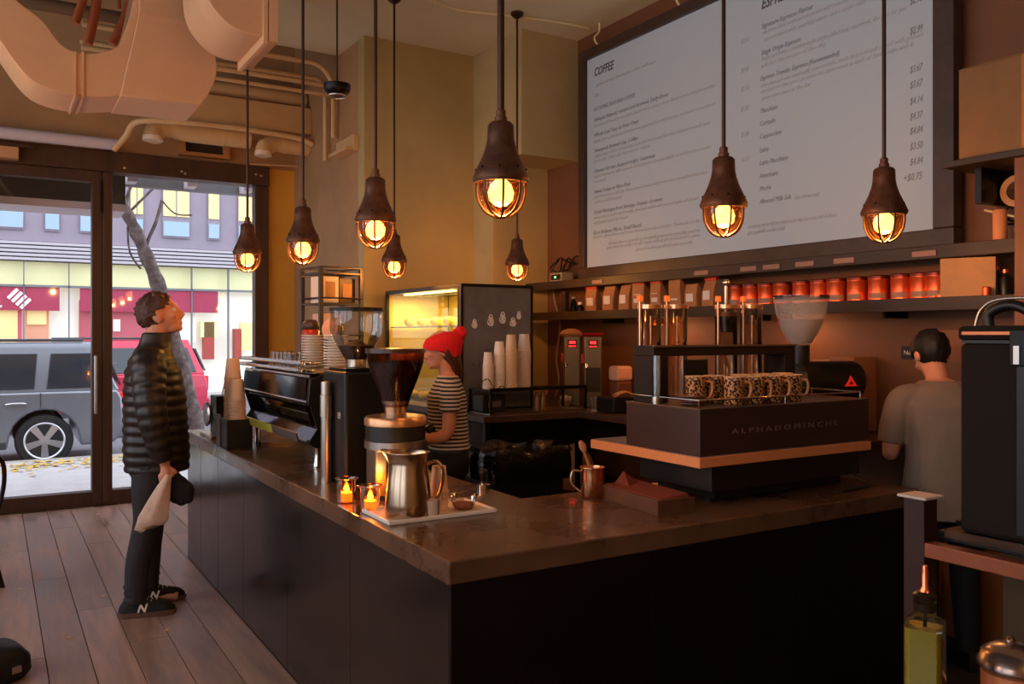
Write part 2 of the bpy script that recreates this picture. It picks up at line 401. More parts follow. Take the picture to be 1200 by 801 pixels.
# the big painted sheet-metal duct: three sections, profile in X-Z, extruded along Y
duct = thing('air_duct', 'big peach painted sheet metal air duct curving under the ceiling', 'duct', (0, 0, 0))
def section(px, Y, dep, name='duct_section'):
    poly = [(q.x, q.z) for q in (at(u, v, Y=Y) for u, v in px)]
    return MB().prism(poly, 'y', Y, Y + dep).build(name, DUCTP, duct, 30, .006)
def cr(px, n=5): return [(q.x, q.y) for q in smooth_path([(a, b, 0) for a, b in px], n)]
section(cr([(-70, -110), (-20, -45), (20, 0), (50, 24), (72, 52), (95, 62), (120, 61), (139, 54)]) + [(152, 20), (163, -30), (163, 14), (142, 112)]
        + cr([(142, 112), (118, 113), (95, 112), (62, 106), (32, 90), (0, 48), (-35, -10), (-80, -75)])[1:], 6.02, .48)
section([(141, 112), (163, 16)] + [(166, -110), (212, -110)] + cr([(214, -5), (218, 25), (236, 49), (253, 66)], 4) + cr([(253, 66), (254, 84), (248, 104), (235, 123)], 4)[1:], 5.98, .52)
section(cr([(236, -120), (236, -40), (240, -10), (252, 12), (270, 30), (290, 39), (313, 43)], 4) + [(313, -120)], 5.20, .58)
a = at(313, 0, Y=5.2); b = at(321, 45, Y=5.2)
bx('flange', DUCTP, a.x - .03, a.x, 5.17, 5.81, b.z - .05, ZC - .01, duct, .004); bx('flange', DUCTP, a.x + .005, a.x + .06, 5.17, 5.81, b.z - .03, ZC - .01, duct, .004)
for u in (88, 97):
    q = at(u, 112, Y=6.02); q2 = at(u, 62, Y=6.02)
    bx('seam', DUCTP, q.x - .006, q.x + .006, 6.005, 6.5, q.z - .012, q2.z + .005, duct)
q = at(190, 20, Y=5.98); MB().box(at(163, 16, Y=5.98).x, at(218, 25, Y=5.98).x, 5.968, 6.0, q.z - .006, q.z + .006).build('seam', DUCTP, duct)
# hangers and pipes in the dark ceiling pocket
HANG = mat('rusty_hanger_pipe', (176, 92, 52), .6)
for (u0, v0, u1, v1, r) in ((102, -40, 88, 27, .030), (115, -40, 103, 52, .034), (160, -30, 132, 52, .032), (128, -40, 140, 10, .014)):
    a = at(u0, v0, Y=6.9); b = at(u1, v1, Y=6.9)
    o = MB().tube(smooth_path([(a.x, a.y, a.z), ((a.x + b.x) / 2 + .02, a.y, (a.z + b.z) / 2), (b.x, b.y, b.z)], 4), r, 10).build('hanger_pipe', HANG, None, 60)
    tag(o, 'rust coloured pipe dropping from the dark ceiling behind the duct', 'pipe', 'rusty pipes above the duct')
tag(MB().tube([(-1, 7.3, 4.05), (1.25, 7.3, 4.05)], .05, 12).build('ceiling_pipe', mat('dull_brown_pipe', (110, 84, 60), .7), None, 60), 'dull brown pipe crossing the dark ceiling pocket', 'pipe')
# cables along the cream ceiling
CAB = mat('cream_cable', (220, 206, 160), .6)
def cl(u, v): q = at(u, v, Z=ZC - .012); return q
tag(MB().tube(smooth_path([cl(490, -8), cl(530, 10), cl(580, 17), cl(640, 24), cl(690, 33)], 6), .009, 8).build('ceiling_cable', CAB, None, 60), 'cream cable stapled along the ceiling towards the menu board', 'cable')
# ================================================================ the street outside
ZS = -.30; ZP = -.06
struct(bx('ground_sidewalk', mat('concrete_walk', (178, 172, 172), .8, var=.10, scale=6, bump=.05), -14, 16, SY + .1, 12.55, -.5, ZP))
kerb = struct(bx('ground_kerb', mat('kerb_stone', (150, 140, 134), .8, var=.15, scale=8), -14, 16, 12.55, 12.78, -.5, ZP + .0))
struct(bx('ground_street', mat('asphalt', (112, 110, 114), .8, var=.12, scale=10), -30, 40, 12.78, 25.2, -.5, ZS))
lm = MB()
for i in range(620):
    x = random.uniform(-1.5, 2.6); y = 12.5 - abs(random.gauss(0, .42)); a = random.random() * 6.28; s_ = random.uniform(.025, .05)
    if y < SY + .3: continue
    lm.add([(x + s_ * math.cos(a + q), y + s_ * .7 * math.sin(a + q), ZP + random.uniform(.003, .02)) for q in (0, 1.5, 3.1, 4.6)], [(0, 1, 2, 3)])
lo = lm.build('fallen_leaves', mat('yellow_leaves', (206, 166, 74), .7, var=.35, scale=30)); lo['kind'] = 'stuff'; lo['label'] = 'fallen yellow leaves along the kerb'; lo['category'] = 'leaves'

# street sign box hanging outside over the door, and the canopy frame
t = thing('awning_box', 'dark awning box hanging outside over the door', 'awning', (0, 9.25, 0))
e = at(147, 246, Y=9.25)
bx('panel', mat('dark_awning', (46, 42, 36), .7, var=.2, scale=8), -3.4, e.x, 0, .5, e.z + .05, 3.3, t)
bx('valance_bar', LILAC, -3.4, e.x, -.02, .52, e.z - .02, e.z + .05, t)
t = thing('canopy_frame', 'grey metal canopy frame outside over the window', 'canopy', (0, 9.6, 0))
for y, z in ((0, 3.22), (.35, 3.17)): bx('beam', mat('grey_metal', (120, 122, 128), .5, .4), e.x + .05, 3.2, y, y + .12, z, z + .09, t)
for x in (1.2, 1.8, 2.4): bx('strut', LILAC, x, x + .1, .12, .35, 3.18, 3.26, t)

# bare street tree
BARK = mat('pale_bark', (92, 78, 76), .85, var=.8, scale=12, bump=.6, bscale=18)
t = thing('street_tree', 'pale barked leaning street tree with bare twigs', 'tree', (2.26, 11.2, ZP))
def lt(u, v, Y=11.2): q = at(u, v, Y=Y); return (q.x - 2.26, q.y - 11.2, q.z - ZP)
MB().tube(smooth_path([lt(235, 560), lt(228, 500), lt(212, 430), lt(197, 375), lt(184, 330), lt(170, 296), lt(158, 268), lt(147, 246), lt(138, 225)], 4), [.115 + .03 * math.exp(-i / 3) - .0018 * i + .010 * math.sin(i * 1.7) for i in range(33)], 12).build('trunk', BARK, t, 60)
for pts, r in ((((170, 296), (174, 280), (182, 262), (190, 235)), .022), (((158, 268), (150, 262), (152, 295), (165, 315)), .012), (((150, 250), (165, 235), (185, 215), (200, 200)), .016), (((190, 235), (205, 250), (225, 252)), .010), (((147, 246), (150, 228), (158, 205)), .02)):
    MB().tube(smooth_path([lt(*p) for p in pts], 4), r, 7).build('branch', BARK, t, 60)

# silver SUV at the kerb
def car(name, label, loc, paint, L=4.8):
    t = thing(name, label, 'car', loc)
    RB = mat('tyre_rubber', (34, 32, 34), .8); AL = mat('alloy', (200, 196, 200), .3, .8); TG = mat('tinted_glass', (42, 44, 50), .08, spec=.8)
    TRIM = mat('car_trim', (60, 60, 64), .5)
    fx, rx_ = -L + .9, -1.0                                    # wheel centres (x = 0 at tail)
    def arch(cx, r=.44): return [(cx + r * math.cos(a), .37 + r * math.sin(a)) for a in [PI - PI * k / 12 for k in range(13)]]
    prof = [(-L, .42), (-L - .02, .62), (-L + .05, .88), (-L + .9, 1.03), (-L + 1.25, 1.06), (-.06, 1.06), (0, .95), (.02, .70), (-.02, .40)]
    bot = [(-.1, .30), (rx_ + .46, .28)] + arch(rx_)[::-1] + [(rx_ - .46, .28), (fx + .46, .28)] + arch(fx)[::-1] + [(fx - .46, .30)]
    m = MB(); poly = prof + bot
    m.rings([[Vector((x, y, z)) for x, z in poly] for y in (0, 1.85)])
    m.build('body', paint, t, 30, .03, 3)
    # greenhouse, leaning in
    lo_, hi_ = [(-L + 1.25, .03), (-.03, .03), (-.03, 1.82), (-L + 1.25, 1.82)], [(-L + 1.95, .20), (-.30, .20), (-.30, 1.65), (-L + 1.95, 1.65)]
    MB().rings([[Vector((x, y, 1.05)) for x, y in lo_], [Vector((x, y, 1.68)) for x, y in hi_], [Vector((x * .98 - .02, y * .96 + .04, 1.76)) for x, y in hi_]]).build('cabin', paint, t, 30, .03, 3)
    def gl(x0, x1, x2, x3, z0=1.10, z1=1.60):                  # side window (bottom x0..x1, top x2..x3)
        def Yf(z): return .03 + (z - 1.05) / .63 * .17 - .012
        ps = [(x0, z0), (x1, z0), (x3, z1), (x2, z1)]
        MB().rings([[Vector((x, Yf(z) + k, z)) for x, z in ps] for k in (0, .02)]).build('side_window', TG, t, 0, .008)
    gl(-.98, -.20, -.92, -.36); gl(-2.15, -1.12, -2.10, -1.08); gl(-3.15, -2.28, -2.72, -2.24)
    MB().rings([[Vector((.0 + k, y, z)) if z < 1.3 else Vector((-.17 + k, y, z)) for y, z in ((.18, 1.12), (1.67, 1.12), (1.52, 1.58), (.33, 1.58))] for k in (-.02, .012)]).build('rear_window', TG, t)
    MB().box(-.05, .035, .02, .22, .72, 1.02).build('tail_light', mat('tail_light', (210, 20, 30), .3, emis=(230, 20, 30), estr=.6), t, 0, .02)
    MB().box(-.30, .07, .04, 1.81, .34, .58).build('bumper', paint, t, 0, .04)
    for x in (-1.05, -2.2): MB().box(x - .008, x + .008, -.003, .01, .84 if x > -1.5 else .42, 1.05).build('door_seam', TRIM, t)
    for x in (-1.25, -2.4):
        MB().tube(smooth_path([(x - .22, -.01, .90), (x - .15, -.04, .91), (x - .02, -.04, .91), (x + .02, -.01, .90)], 4), .016, 8).build('door_handle', AL, t, 60)
    MB().tube([(-L + 2.1, .24, 1.79), (-.5, .24, 1.79)], .02, 8).build('roof_rail', TRIM, t, 60)
    MB().box(fx + .47, rx_ - .47, -.006, .02, .28, .38).build('sill', TRIM, t)
    for cx in (fx, rx_):
        for y, sgn in ((.0, 1), (1.60, -1)):
            M_ = Matrix.Translation((cx, y + .01, .37)) @ Matrix.Rotation(R(-90), 4, 'X')
            wh = MB().lathe([(.25, .0), (.34, 0), (.37, .05), (.37, .2), (.34, .24), (.25, .24)], 32, M=M_).build('wheel', RB, t, 35)
            if sgn > 0:
                rim = MB().lathe([(.262, -.006), (.25, -.012), (.235, .0), (.235, .04)], 32, M=M_, cap=False)
                for k in range(5):
                    a = 2 * PI * k / 5 + .3; pm_ = Matrix.Rotation(a, 4, 'Z')
                    rim.rings([[M_ @ pm_ @ Vector((x_, y_ * sc, z_)) for x_, y_, z_ in ((.05, -.035, -.012), (.24, -.05, -.004), (.24, .05, -.004), (.05, .035, -.012))] for sc, z_ in ((1, 0),)] +
                              [[M_ @ pm_ @ Vector((x_, y_, z_)) for x_, y_, z_ in ((.05, -.035, .03), (.24, -.05, .03), (.24, .05, .03), (.05, .035, .03))]])
                rim.lathe([(.001, -.02), (.06, -.02), (.065, .03)], 16, M=M_)
                rim.build('rim', AL, wh, 35)
                MB().lathe([(.001, .02), (.235, .02), (.235, .03)], 24, M=M_).build('brake_disc', TRIM, wh, 35)
    return t
car('suv', 'silver grey SUV parked at the kerb outside the door', (1.62, 13.7, ZS), mat('silver_paint', (126, 129, 138), .28, .5, coat=.6))
car('suv', 'red SUV parked across the street behind the man', (3.75, 18.2, ZS), mat('red_paint', (196, 44, 74), .3, .2, coat=.6), 4.9)

# building across the street
BY = 26.0
bld = thing('bank_building', 'grey building with lit storefront and pink red sign across the street', 'building', (0, BY, 0))
STONE = mat('lilac_stone', (142, 130, 142), .8, var=.05, scale=3)
SPAN = mat('blue_spandrel', (150, 172, 186), .3)
LITY = mat('lit_room_yellow', (225, 200, 140), .6, emis=(235, 205, 135), estr=.4)
LITW = mat('lit_shop_white', (225, 224, 215), .6, emis=(235, 230, 215), estr=.38)
LITG = mat('lit_shop_greenish', (206, 204, 158), .6, emis=(222, 216, 165), estr=.3)
def fb(name, m, u0, u1, z0, z1, y0=0, y1=.2, par=bld):
    return bx(name, m, at(u0, 0, Y=BY).x, at(u1, 0, Y=BY).x, y0, y1, z0, z1, par)
def zz(u, v): return at(u, v, Y=BY).z
zl0, zl1 = zz(150, 310), zz(150, 288)           # louvre band
bx('upper_wall', STONE, -22, 30, 0, 1.5, zl1, 16, bld)
bx('louvre_back', mat('louvre_dark', (70, 66, 74), .7), -22, 30, .05, .3, zl0, zl1, bld)
n = 5
for i in range(n):
    z = zl0 + (zl1 - zl0) * (i + .5) / n
    bx('louvre_slat', mat('louvre_light', (176, 168, 174), .6), -22, 30, -.08, .1, z - .035, z + .035, bld)
ztop, zmid, zsp = zz(205, 217), zz(205, 256), zz(205, 279)
for u0, u1 in ((-60, -28), (-20, 28), (52, 70), (93, 118), (152, 168), (190, 222), (243, 257), (278, 312), (330, 350), (370, 410)):
    wn = fb('window', STONE, u0, u1, zsp, ztop, -.06, -.02)
    fb('pane', LITY, u0 + 1, u1 - 1, zmid + .05, ztop, -.10, -.062, wn); fb('spandrel', SPAN, u0 + 1, u1 - 1, zsp + .05, zmid - .1, -.10, -.062, wn)
    if u1 - u0 > 15: fb('window_bar', STONE, (u0 + u1) / 2 - .6, (u0 + u1) / 2 + .6, zmid, ztop, -.13, -.10, wn)
zst = zz(150, 313)
zs0 = zz(150, 338)
bx('shop_back', LITW, -22, 30, .5, .7, ZS, zl0, bld)
bx('shop_soffit_band', LITG, -22, 30, .25, .5, zs0, zl0, bld)
for u0, u1 in ((-90, -48), (-40, 70), (94, 256), (330, 430)):
    sg = fb('sign', BRICKRED, u0, u1, zz(150, 365) , zs0 - .02, .05, .14)
    if u0 == -40:
        lx = at(8, 0, Y=BY).x; wd = at(37, 0, Y=BY).x - lx; zc = (zz(150, 365) + zs0) / 2
        WL = mat('sign_white', (240, 232, 236), .5, emis=(255, 250, 250), estr=.5)
        for i in range(4):                                     # flag of slanting stripes
            ox, oz = .17 * wd * i, -.085 * i
            MB().rings([[Vector((lx + ox + wd * a_, k_, zc + .02 + oz + b_)) for a_, b_ in ((.0, .0), (.10, -.055), (.48, .19), (.38, .245))] for k_ in (.01, .05)]).build('emblem_stripe', WL, sg)
        text('a', 'sign_letter', WL, sg, (at(-14, 0, Y=BY).x, .045, zc - .25), AX_WY, .75)
for u in (-40, 28, 81, 225, 268, 340): fb('mullion', mat('mullion_grey', (110, 110, 116), .5), u - .7, u + .7, ZS, zl0, .0, .12)
bx('transom_bar', mat('mullion_grey', (110, 110, 116), .5), -22, 30, .0, .1, zs0 - .02, zs0 + .04, bld)
zb0, zb1 = zz(40, 402), zz(40, 360)
PINK = mat('pink_frame', (206, 96, 130), .5, emis=(206, 90, 120), estr=.2)
pr = fb('interior_panel', PINK, -10, 26, zb0, zb1 + .2, .30, .45); fb('poster', LITY, -8, 21, zb0 + .1, zb1, .22, .30, pr)
pr = fb('interior_panel', mat('interior_tan', (214, 150, 120), .6, emis=(214, 150, 120), estr=.2), 30, 58, zb0, zb1, .30, .45); fb('poster', LITY, 32, 55, zb0 + .5, zb1, .22, .30, pr)
pr = fb('interior_panel', mat('interior_rose', (176, 86, 96), .6, emis=(180, 90, 100), estr=.2), 94, 190, zb0, zz(150, 352), .30, .45)
fb('screen', LITW, 134, 142, zz(138, 388), zz(138, 374), .2, .30, pr)
pr = fb('interior_panel', LITW, 212, 232, zb0, zb1, .30, .45)
fb('planter', mat('planter_red', (170, 70, 60), .6), 240, 252, zb0 - .5, zb0 + .6, .1, .4); fb('yellow_sign', LITY, 283, 297, zz(290, 410), zz(290, 378), .1, .3)
fb('planter', mat('planter_red', (170, 70, 60), .6), 276, 284, zb0 - .5, zb0 + .4, .1, .4)
fb('yellow_sign', LITG, 236, 256, zz(246, 395), zz(246, 376), .1, .3)
struct(bx('ground_far_walk', mat('concrete_walk', (178, 172, 172)), -30, 40, 25.2, 27.5, -.5, ZS + .14))
# ================================================================ counter (largest object first)
counter = thing('service_counter', 'L shaped service counter with wooden top and dark steel front', 'counter', (1.16, 2.27, 0))
CX, CY = 1.16, 2.27
Lp = [(0, 0), (2.31, 0), (2.31, .73), (.71, .73), (.71, 4.09), (0, 4.09)]
MB().prism(Lp, 'z', .828, .90).build('countertop', WARMWOOD, counter, 0, .007, 3)
ys = [.03, .86, 1.68, 2.50, 3.12, 3.62, 4.07]
for a, b in zip(ys, ys[1:]): bx('front_panel', STEEL_D, .014, .034, a, b - .004, .0, .826, counter, .002)
for a, b in ((.016, .80), (.80, 1.56), (1.56, 2.29)): bx('side_panel', REDBROWN, a, b - .003, .016, .036, .0, .826, counter, .002)
bx('end_panel', STEEL_D, .034, .69, 4.05, 4.07, 0, .826, counter); bx('end_panel', REDBROWN, 2.27, 2.29, .036, .71, 0, .826, counter)
bx('inner_panel', BLACK, .67, .69, .69, 4.05, 0, .826, counter); bx('inner_panel', BLACK, .69, 2.27, .69, .71, 0, .826, counter)
ZK = .90

# ================================================================ pendant lamps
RUST = mat('rusted_iron_shade', (88, 56, 40), .5, .5, var=.4, scale=22, bump=.08)
ROD = mat('rod_metal', (74, 52, 44), .35, .7)
def pendant(x, y, zrim, label, zc=ZC, power=LAMP_W, rr=.0085, ceil_r=.05, lc=LAMP_COL):
    t = thing('pendant_lamp', label, 'pendant lamp', (x, y, zrim), 0, 'caged iron pendant lamps')
    MB().lathe([(.072, .004), (.095, -.004), (.097, .006), (.088, .028), (.078, .05), (.063, .082), (.052, .115), (.047, .14), (.045, .188), (.036, .197), (.0, .199)], 32, cap=False).build('shade', RUST, t, 50)
    for k in range(8):
        a = 2 * PI * k / 8 + .2
        MB().ball((.085 * math.cos(a), .085 * math.sin(a), .036), .0055, 6, 4).build('rivet', BLACKM, t, 60)
    MB().lathe([(.022, .195), (.022, .215), (.017, .218), (.017, .238), (.012, .242)], 16).build('collar', RUST, t, 40)
    MB().tube([(0, 0, .235), (0, 0, zc - zrim)], rr, 10).build('rod', ROD, t, 60)
    MB().lathe([(.0, zc - zrim - .05), (.02, zc - zrim - .045), (ceil_r, zc - zrim - .02), (ceil_r, zc - zrim)], 20).build('ceiling_cup', ROD, t, 40)
    MB().lathe([(.074, .004), (.076, -.03), (.070, -.065), (.052, -.095), (.025, -.112), (.001, -.117)], 24, cap=False).build('glass', AMBERG, t, 60)
    cg = MB()
    for k in range(4):
        a = PI * k / 4 + .35
        pts = [(math.cos(a) * r_, math.sin(a) * r_, z_) for r_, z_ in ((.084, .0), (.085, -.035), (.078, -.072), (.058, -.105), (.030, -.122), (0, -.127), (-.030, -.122), (-.058, -.105), (-.078, -.072), (-.085, -.035), (-.084, 0))]
        cg.tube(smooth_path(pts, 2), .0045, 6)
    cg.tube([(.086 * math.cos(q), .086 * math.sin(q), -.006) for q in [2 * PI * j / 24 for j in range(24)]], .006, 6, closed=True)
    cg.build('cage', RUST, t, 60)
    b = MB().lathe([(.016, .02), (.02, 0), (.036, -.015), (.045, -.042), (.040, -.068), (.02, -.086), (.001, -.09)], 16)
    b.build('bulb', mat('glowing_bulb', (255, 220, 150), .3, emis=(255, 214, 130), estr=9), t, 60)
    ld = bpy.data.lights.new('bulb_light', 'POINT'); ld.energy = power; ld.color = lc; ld.shadow_soft_size = .012
    lo = bpy.data.objects.new('bulb_light', ld); COL.objects.link(lo); lo.parent = t; lo.location = (0, 0, -.103)
    return t
ZR = 2.105
for (u, D, lab) in ((587, 2.92, 'rusty caged pendant lamp hanging over the steel pitcher end of the counter'),
                    (440, 3.96, 'rusty caged pendant lamp hanging over the black coffee grinder'),
                    (355, 4.87, 'rusty caged pendant lamp hanging over the espresso machine'),
                    (290, 5.76, 'rusty caged pendant lamp hanging over the paper cup tower'),
                    (462, 6.40, 'small looking caged pendant lamp beside the pastry case'),
                    (606, 6.70, 'grey caged pendant lamp hanging behind the chalkboard'),
                    (848, 3.50, 'rusty caged pendant lamp in front of the menu board middle'),
                    (1036, 3.72, 'rusty caged pendant lamp in front of the menu board end')):
    q = at(u, 300, D=D)
    pendant(q.x, q.y, ZR if D < 5 else ZR + .02, lab, rr=.0125 if u == 587 else .0085)
for x, y in ((-1.5, -.6), (-1.5, 1.6), (-1.5, 3.8), (-1.5, 6.0), (1.0, -1.4)):  # out-of-view pendants, added to fill the room with light
    pendant(x, y, 2.5, 'unseen caged pendant lamp added as fill light for the room', ZT if x < 1.2 else ZC, FILL_W, lc=FILL_COL)
# unlit disc hanging from the ceiling
q = at(395, 104, D=5.2)
t = thing('hanging_disc', 'dark metal disc fitting hanging on a thin rod from the ceiling', 'ceiling fitting', (q.x, q.y, q.z))
MB().lathe([(.0, -.04), (.03, -.045), (.06, -.035), (.075, -.02), (.082, .0), (.082, .025), (.02, .034), (.0, .034)], 24).build('disc', BLACKM, t, 40)
MB().tube([(0, 0, .03), (0, 0, ZC - q.z)], .006, 8).build('rod', ROD, t, 60)
MB().tube([(.055 * math.cos(a), .055 * math.sin(a), -.044) for a in [2 * PI * k / 20 for k in range(20)]], .005, 6, True).build('ring', STEEL, t, 60)

# ================================================================ menu board
bd = thing('menu_board', 'huge white menu board in a dark wooden frame', 'menu board', (XW, 4.165, 2.03))
XF = 4.20
def bl(x, y, z): return (x - XW, y - 4.165, z - 2.03)
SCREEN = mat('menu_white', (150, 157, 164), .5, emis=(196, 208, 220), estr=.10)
FRM = mat('menu_frame_wood', (58, 42, 36), .45, var=.3, scale=10)
YA, YB, ZA, ZB = 5.715, 2.655, 2.125, 3.84
def bbx(name, m, x0, x1, y0, y1, z0, z1, bev=0):
    a = bl(x0, y0, z0); b = bl(x1, y1, z1); return bx(name, m, a[0], b[0], a[1], b[1], a[2], b[2], bd, bev)
bbx('panel', SCREEN, 4.205, 4.24, YB - .01, YA + .01, ZA - .01, ZB + .01)
bbx('backing', BLACK, 4.24, 4.295, YB - .08, YA + .05, ZA - .06, ZB + .05)
bbx('frame_rail', FRM, 4.17, 4.25, YB - .115, YA + .08, ZA - .09, ZA, .006); bbx('frame_rail', FRM, 4.17, 4.25, YB - .115, YA + .08, ZB, ZB + .08, .006)
bbx('frame_stile', FRM, 4.17, 4.25, YA, YA + .08, ZA, ZB, .006); bbx('frame_stile', FRM, 4.17, 4.25, YB - .115, YB, ZA, ZB, .006)
TXD = mat('menu_text_dark', (70, 76, 82), .6); TXM = mat('menu_text_mid', (112, 116, 120), .6); TXL = mat('menu_text_light', (158, 160, 163), .6)
def mt(u, v, s, u1, size, m, bold=0):
    a = at(u, v, X=4.2045); b = at(u1, v, X=4.2045)
    text(s, 'menu_line', m, bd, bl(4.2045, a.y, a.z), AX_WX, size, width=abs(a.y - b.y), shear=.25, bold=bold)
mt(696, 90, 'COFFEE', 719, .095, TXD, .002); mt(892, 11, 'ESPRESSO', 938, .095, TXD, .002)
for u, v, s, u1, k in (
    (698, 102, 'served all day, brewed to order with care', 768, 0), (697, 114, 'Drip', 702, 0),
    (696, 131, 'ROTATING FEATURED COFFEE', 744, 2), (696, 143, 'Ethiopia Natural, roasted and brewed, Daily Brew', 783, 2),
    (696, 150, 'Berry and floral notes, light body with a long clean finish and a bright acidity', 838, 0),
    (696, 161, 'Whole Leaf Teas or Pour Over', 748, 2), (696, 168, 'black, green, herbal and white teas steeped hot with honey or lemon on request', 838, 0),
    (696, 179, 'Steampunk Brewed Cup, Coffee', 747, 2), (696, 185, 'single origin coffees brewed by steam and vacuum to the exact degree for each bean', 832, 0), (696, 191, 'precisely. Ask your barista for details', 762, 1),
    (696, 203, 'Chemex for two, featured origin, Guatemala', 767, 2), (696, 209, 'bright citrus notes with a smooth full body and a chocolate finish, served for two or more', 832, 0), (696, 215, 'seasonal', 710, 1),
    (696, 227, 'Sweet Cream or Nitro Pour', 739, 2), (696, 233, 'cold brewed for a full day, then poured over ice with cream for a smooth velvet taste', 828, 0), (696, 239, 'daily in small batches', 728, 1),
    (696, 251, 'Decaf Nicaragua from Jinotega, Organic Growers', 776, 2), (696, 257, 'water processed and roasted weekly, sweet and mellow with notes of maple and almond', 818, 0), (696, 263, 'and gently roasted for flavour', 736, 1),
    (695, 275, 'Rare Release Micro, Small Batch', 751, 2), (695, 280, 'limited coffees from small farms, brewed one cup at a time. Please ask for the list', 828, 0),
    (713, 287, 'all of our coffees are traded fairly and directly with growers in the regions they come from', 820, 0), (711, 292, 'prices include tax and all of our milk is organic and local, with soy and almond as options', 820, 0), (745, 294, 'please tell us about any allergies when you order', 812, 0),
    (892, 34, 'Signature Espresso Flavour', 953, 2), (893, 41, 'our house blend, a rich and syrupy shot with cocoa and caramel', 1012, 0), (895, 49, 'served short with sparkling water and a single cube', 1014, 0),
    (892, 65, 'Single Origin Espresso', 938, 2), (892, 72, 'bright and fruity, a rotating single origin pulled long, not sweet, the best for you', 1062, 0), (891, 80, 'ask for the notes of the day', 968, 0),
    (891, 95, 'Espresso Traveler, Espresso (Recommended)', 983, 2), (891, 103, 'one shot and one small milk, one cortado, made in a row and served with graham', 1081, 0), (891, 110, 'crackers so that you can taste the same roast in each of three ways and at', 1071, 0), (892, 118, 'your own pace at the bar', 951, 0),
    (891, 133, 'Macchiato', 911, 2), (890, 148, 'Cortado', 908, 2), (890, 163, 'Cappuccino', 915, 2), (890, 179, 'Latte', 900, 2), (890, 194, 'Latte Macchiato', 923, 2), (890, 209, 'Americano', 912, 2),
    (890, 224, 'Mocha', 903, 2), (890, 239, 'Almond Milk Sub', 927, 2), (931, 234, '(soy or house made)', 960, 0),
    (876, 268, 'consuming raw or lightly cooked foods may raise your risk of illness', 980, 0), (876, 275, 'please speak with a member of staff', 920, 0)):
    mt(u, v, s, u1, (.040, .040, .044)[k], (TXL, TXL, TXM)[k], 0)
for v, s in ((6, '$2.95'), (41, '$2.99'), (86, '$3.67'), (104, '$3.67'), (123, '$4.14'), (141, '$4.37'), (158, '$4.84'), (176, '$3.50'), (194, '$4.84')):
    mt(1066, v, s, 1081, .055, TXM)
mt(1058, 213, '+$0.75', 1080, .055, TXM)
for v in (52, 86, 108, 131, 161, 190): mt(868, v, '$2.50', 877, .045, TXL)
for v0 in (1,):
    for u, zt_ in ((700, ZB + .08), (796, ZB + .08)):
        a = at(u, 40, X=4.18); MB().tube(smooth_path([bl(4.18, a.y, zt_), bl(4.15, a.y, zt_ + .05), bl(4.2, a.y, zt_ + .11), bl(4.2, a.y, ZC)], 4), .008, 8).build('hanger', CAB, bd, 60)

# ================================================================ shelves on the wall behind the bar
led = thing('wall_ledge', 'dark wooden ledge with metal label holders under the menu board', 'shelf', (XW, 0, 2.012))
bx('board', SHELFWOOD, -.25, 0, 2.12, 6.40, -.03, .01, led, .003); bx('front_lip', SHELFWOOD, -.27, -.25, 2.12, 6.40, -.055, .012, led, .003)
for u in (700, 822, 877, 904, 943, 989, 1083):
    a = at(u, 320, X=XW - .272); bx('label_holder', mat('dull_label', (150, 112, 98), .5), -.276, -.27, a.y - .065, a.y + .065, -.040, -.012, led)
can_sh = thing('wall_shelf', 'long dark wooden shelf holding tins and coffee bags', 'shelf', (XW, 0, 1.75))
bx('board', SHELFWOOD, -.30, 0, 2.12, 6.30, -.045, 0, can_sh, .003)
bx('front_lip', SHELFWOOD, -.315, -.30, 2.12, 6.30, -.055, .012, can_sh, .003)
for u in (660, 845): a = at(u, 340, X=XW - .29); bx('upright', SHELFWOOD, -.29, -.25, a.y - .03, a.y + .03, 0, .18, can_sh)
for u in (728, 900, 1060): a = at(u, 360, X=XW - .02); bx('bracket', BLACKM, -.20, -.0, a.y - .008, a.y + .008, -.085, -.045, can_sh)
# row of tins
can = thing('coffee_tin', 'copper red coffee tin standing in the row on the long shelf', 'tin', (0, 0, 0), 0, 'copper tins on the long shelf')
MB().lathe([(.054, 0), (.057, .003), (.056, .008), (.056, .118), (.058, .122), (.058, .126)], 28).build('body', COPPER, can, 40)
MB().lathe([(.0, .126), (.060, .126), (.060, .140), (.054, .145), (.0, .145)], 28).build('lid', mat('dark_red_lid', (96, 26, 20), .35, .5), can, 40)
MB().rings([[Vector(((.0575) * math.cos(a), (.0575) * math.sin(a), z)) for a in [PI * .85 + PI * .5 * j / 10 for j in range(11)]] for z in (.02, .05)], cap=False).build('label_band', mat('grey_print', (150, 110, 90), .5), can, 40)
first = True
for u in (863, 881, 899, 917, 940, 961, 981, 1005, 1030, 1057, 1080, 1098):
    a = at(u, 345, X=XW - .20)
    if first: can.location = (a.x, a.y, 1.75); first = False
    else: dup(can, (a.x, a.y, 1.75), random.uniform(-.2, .2))
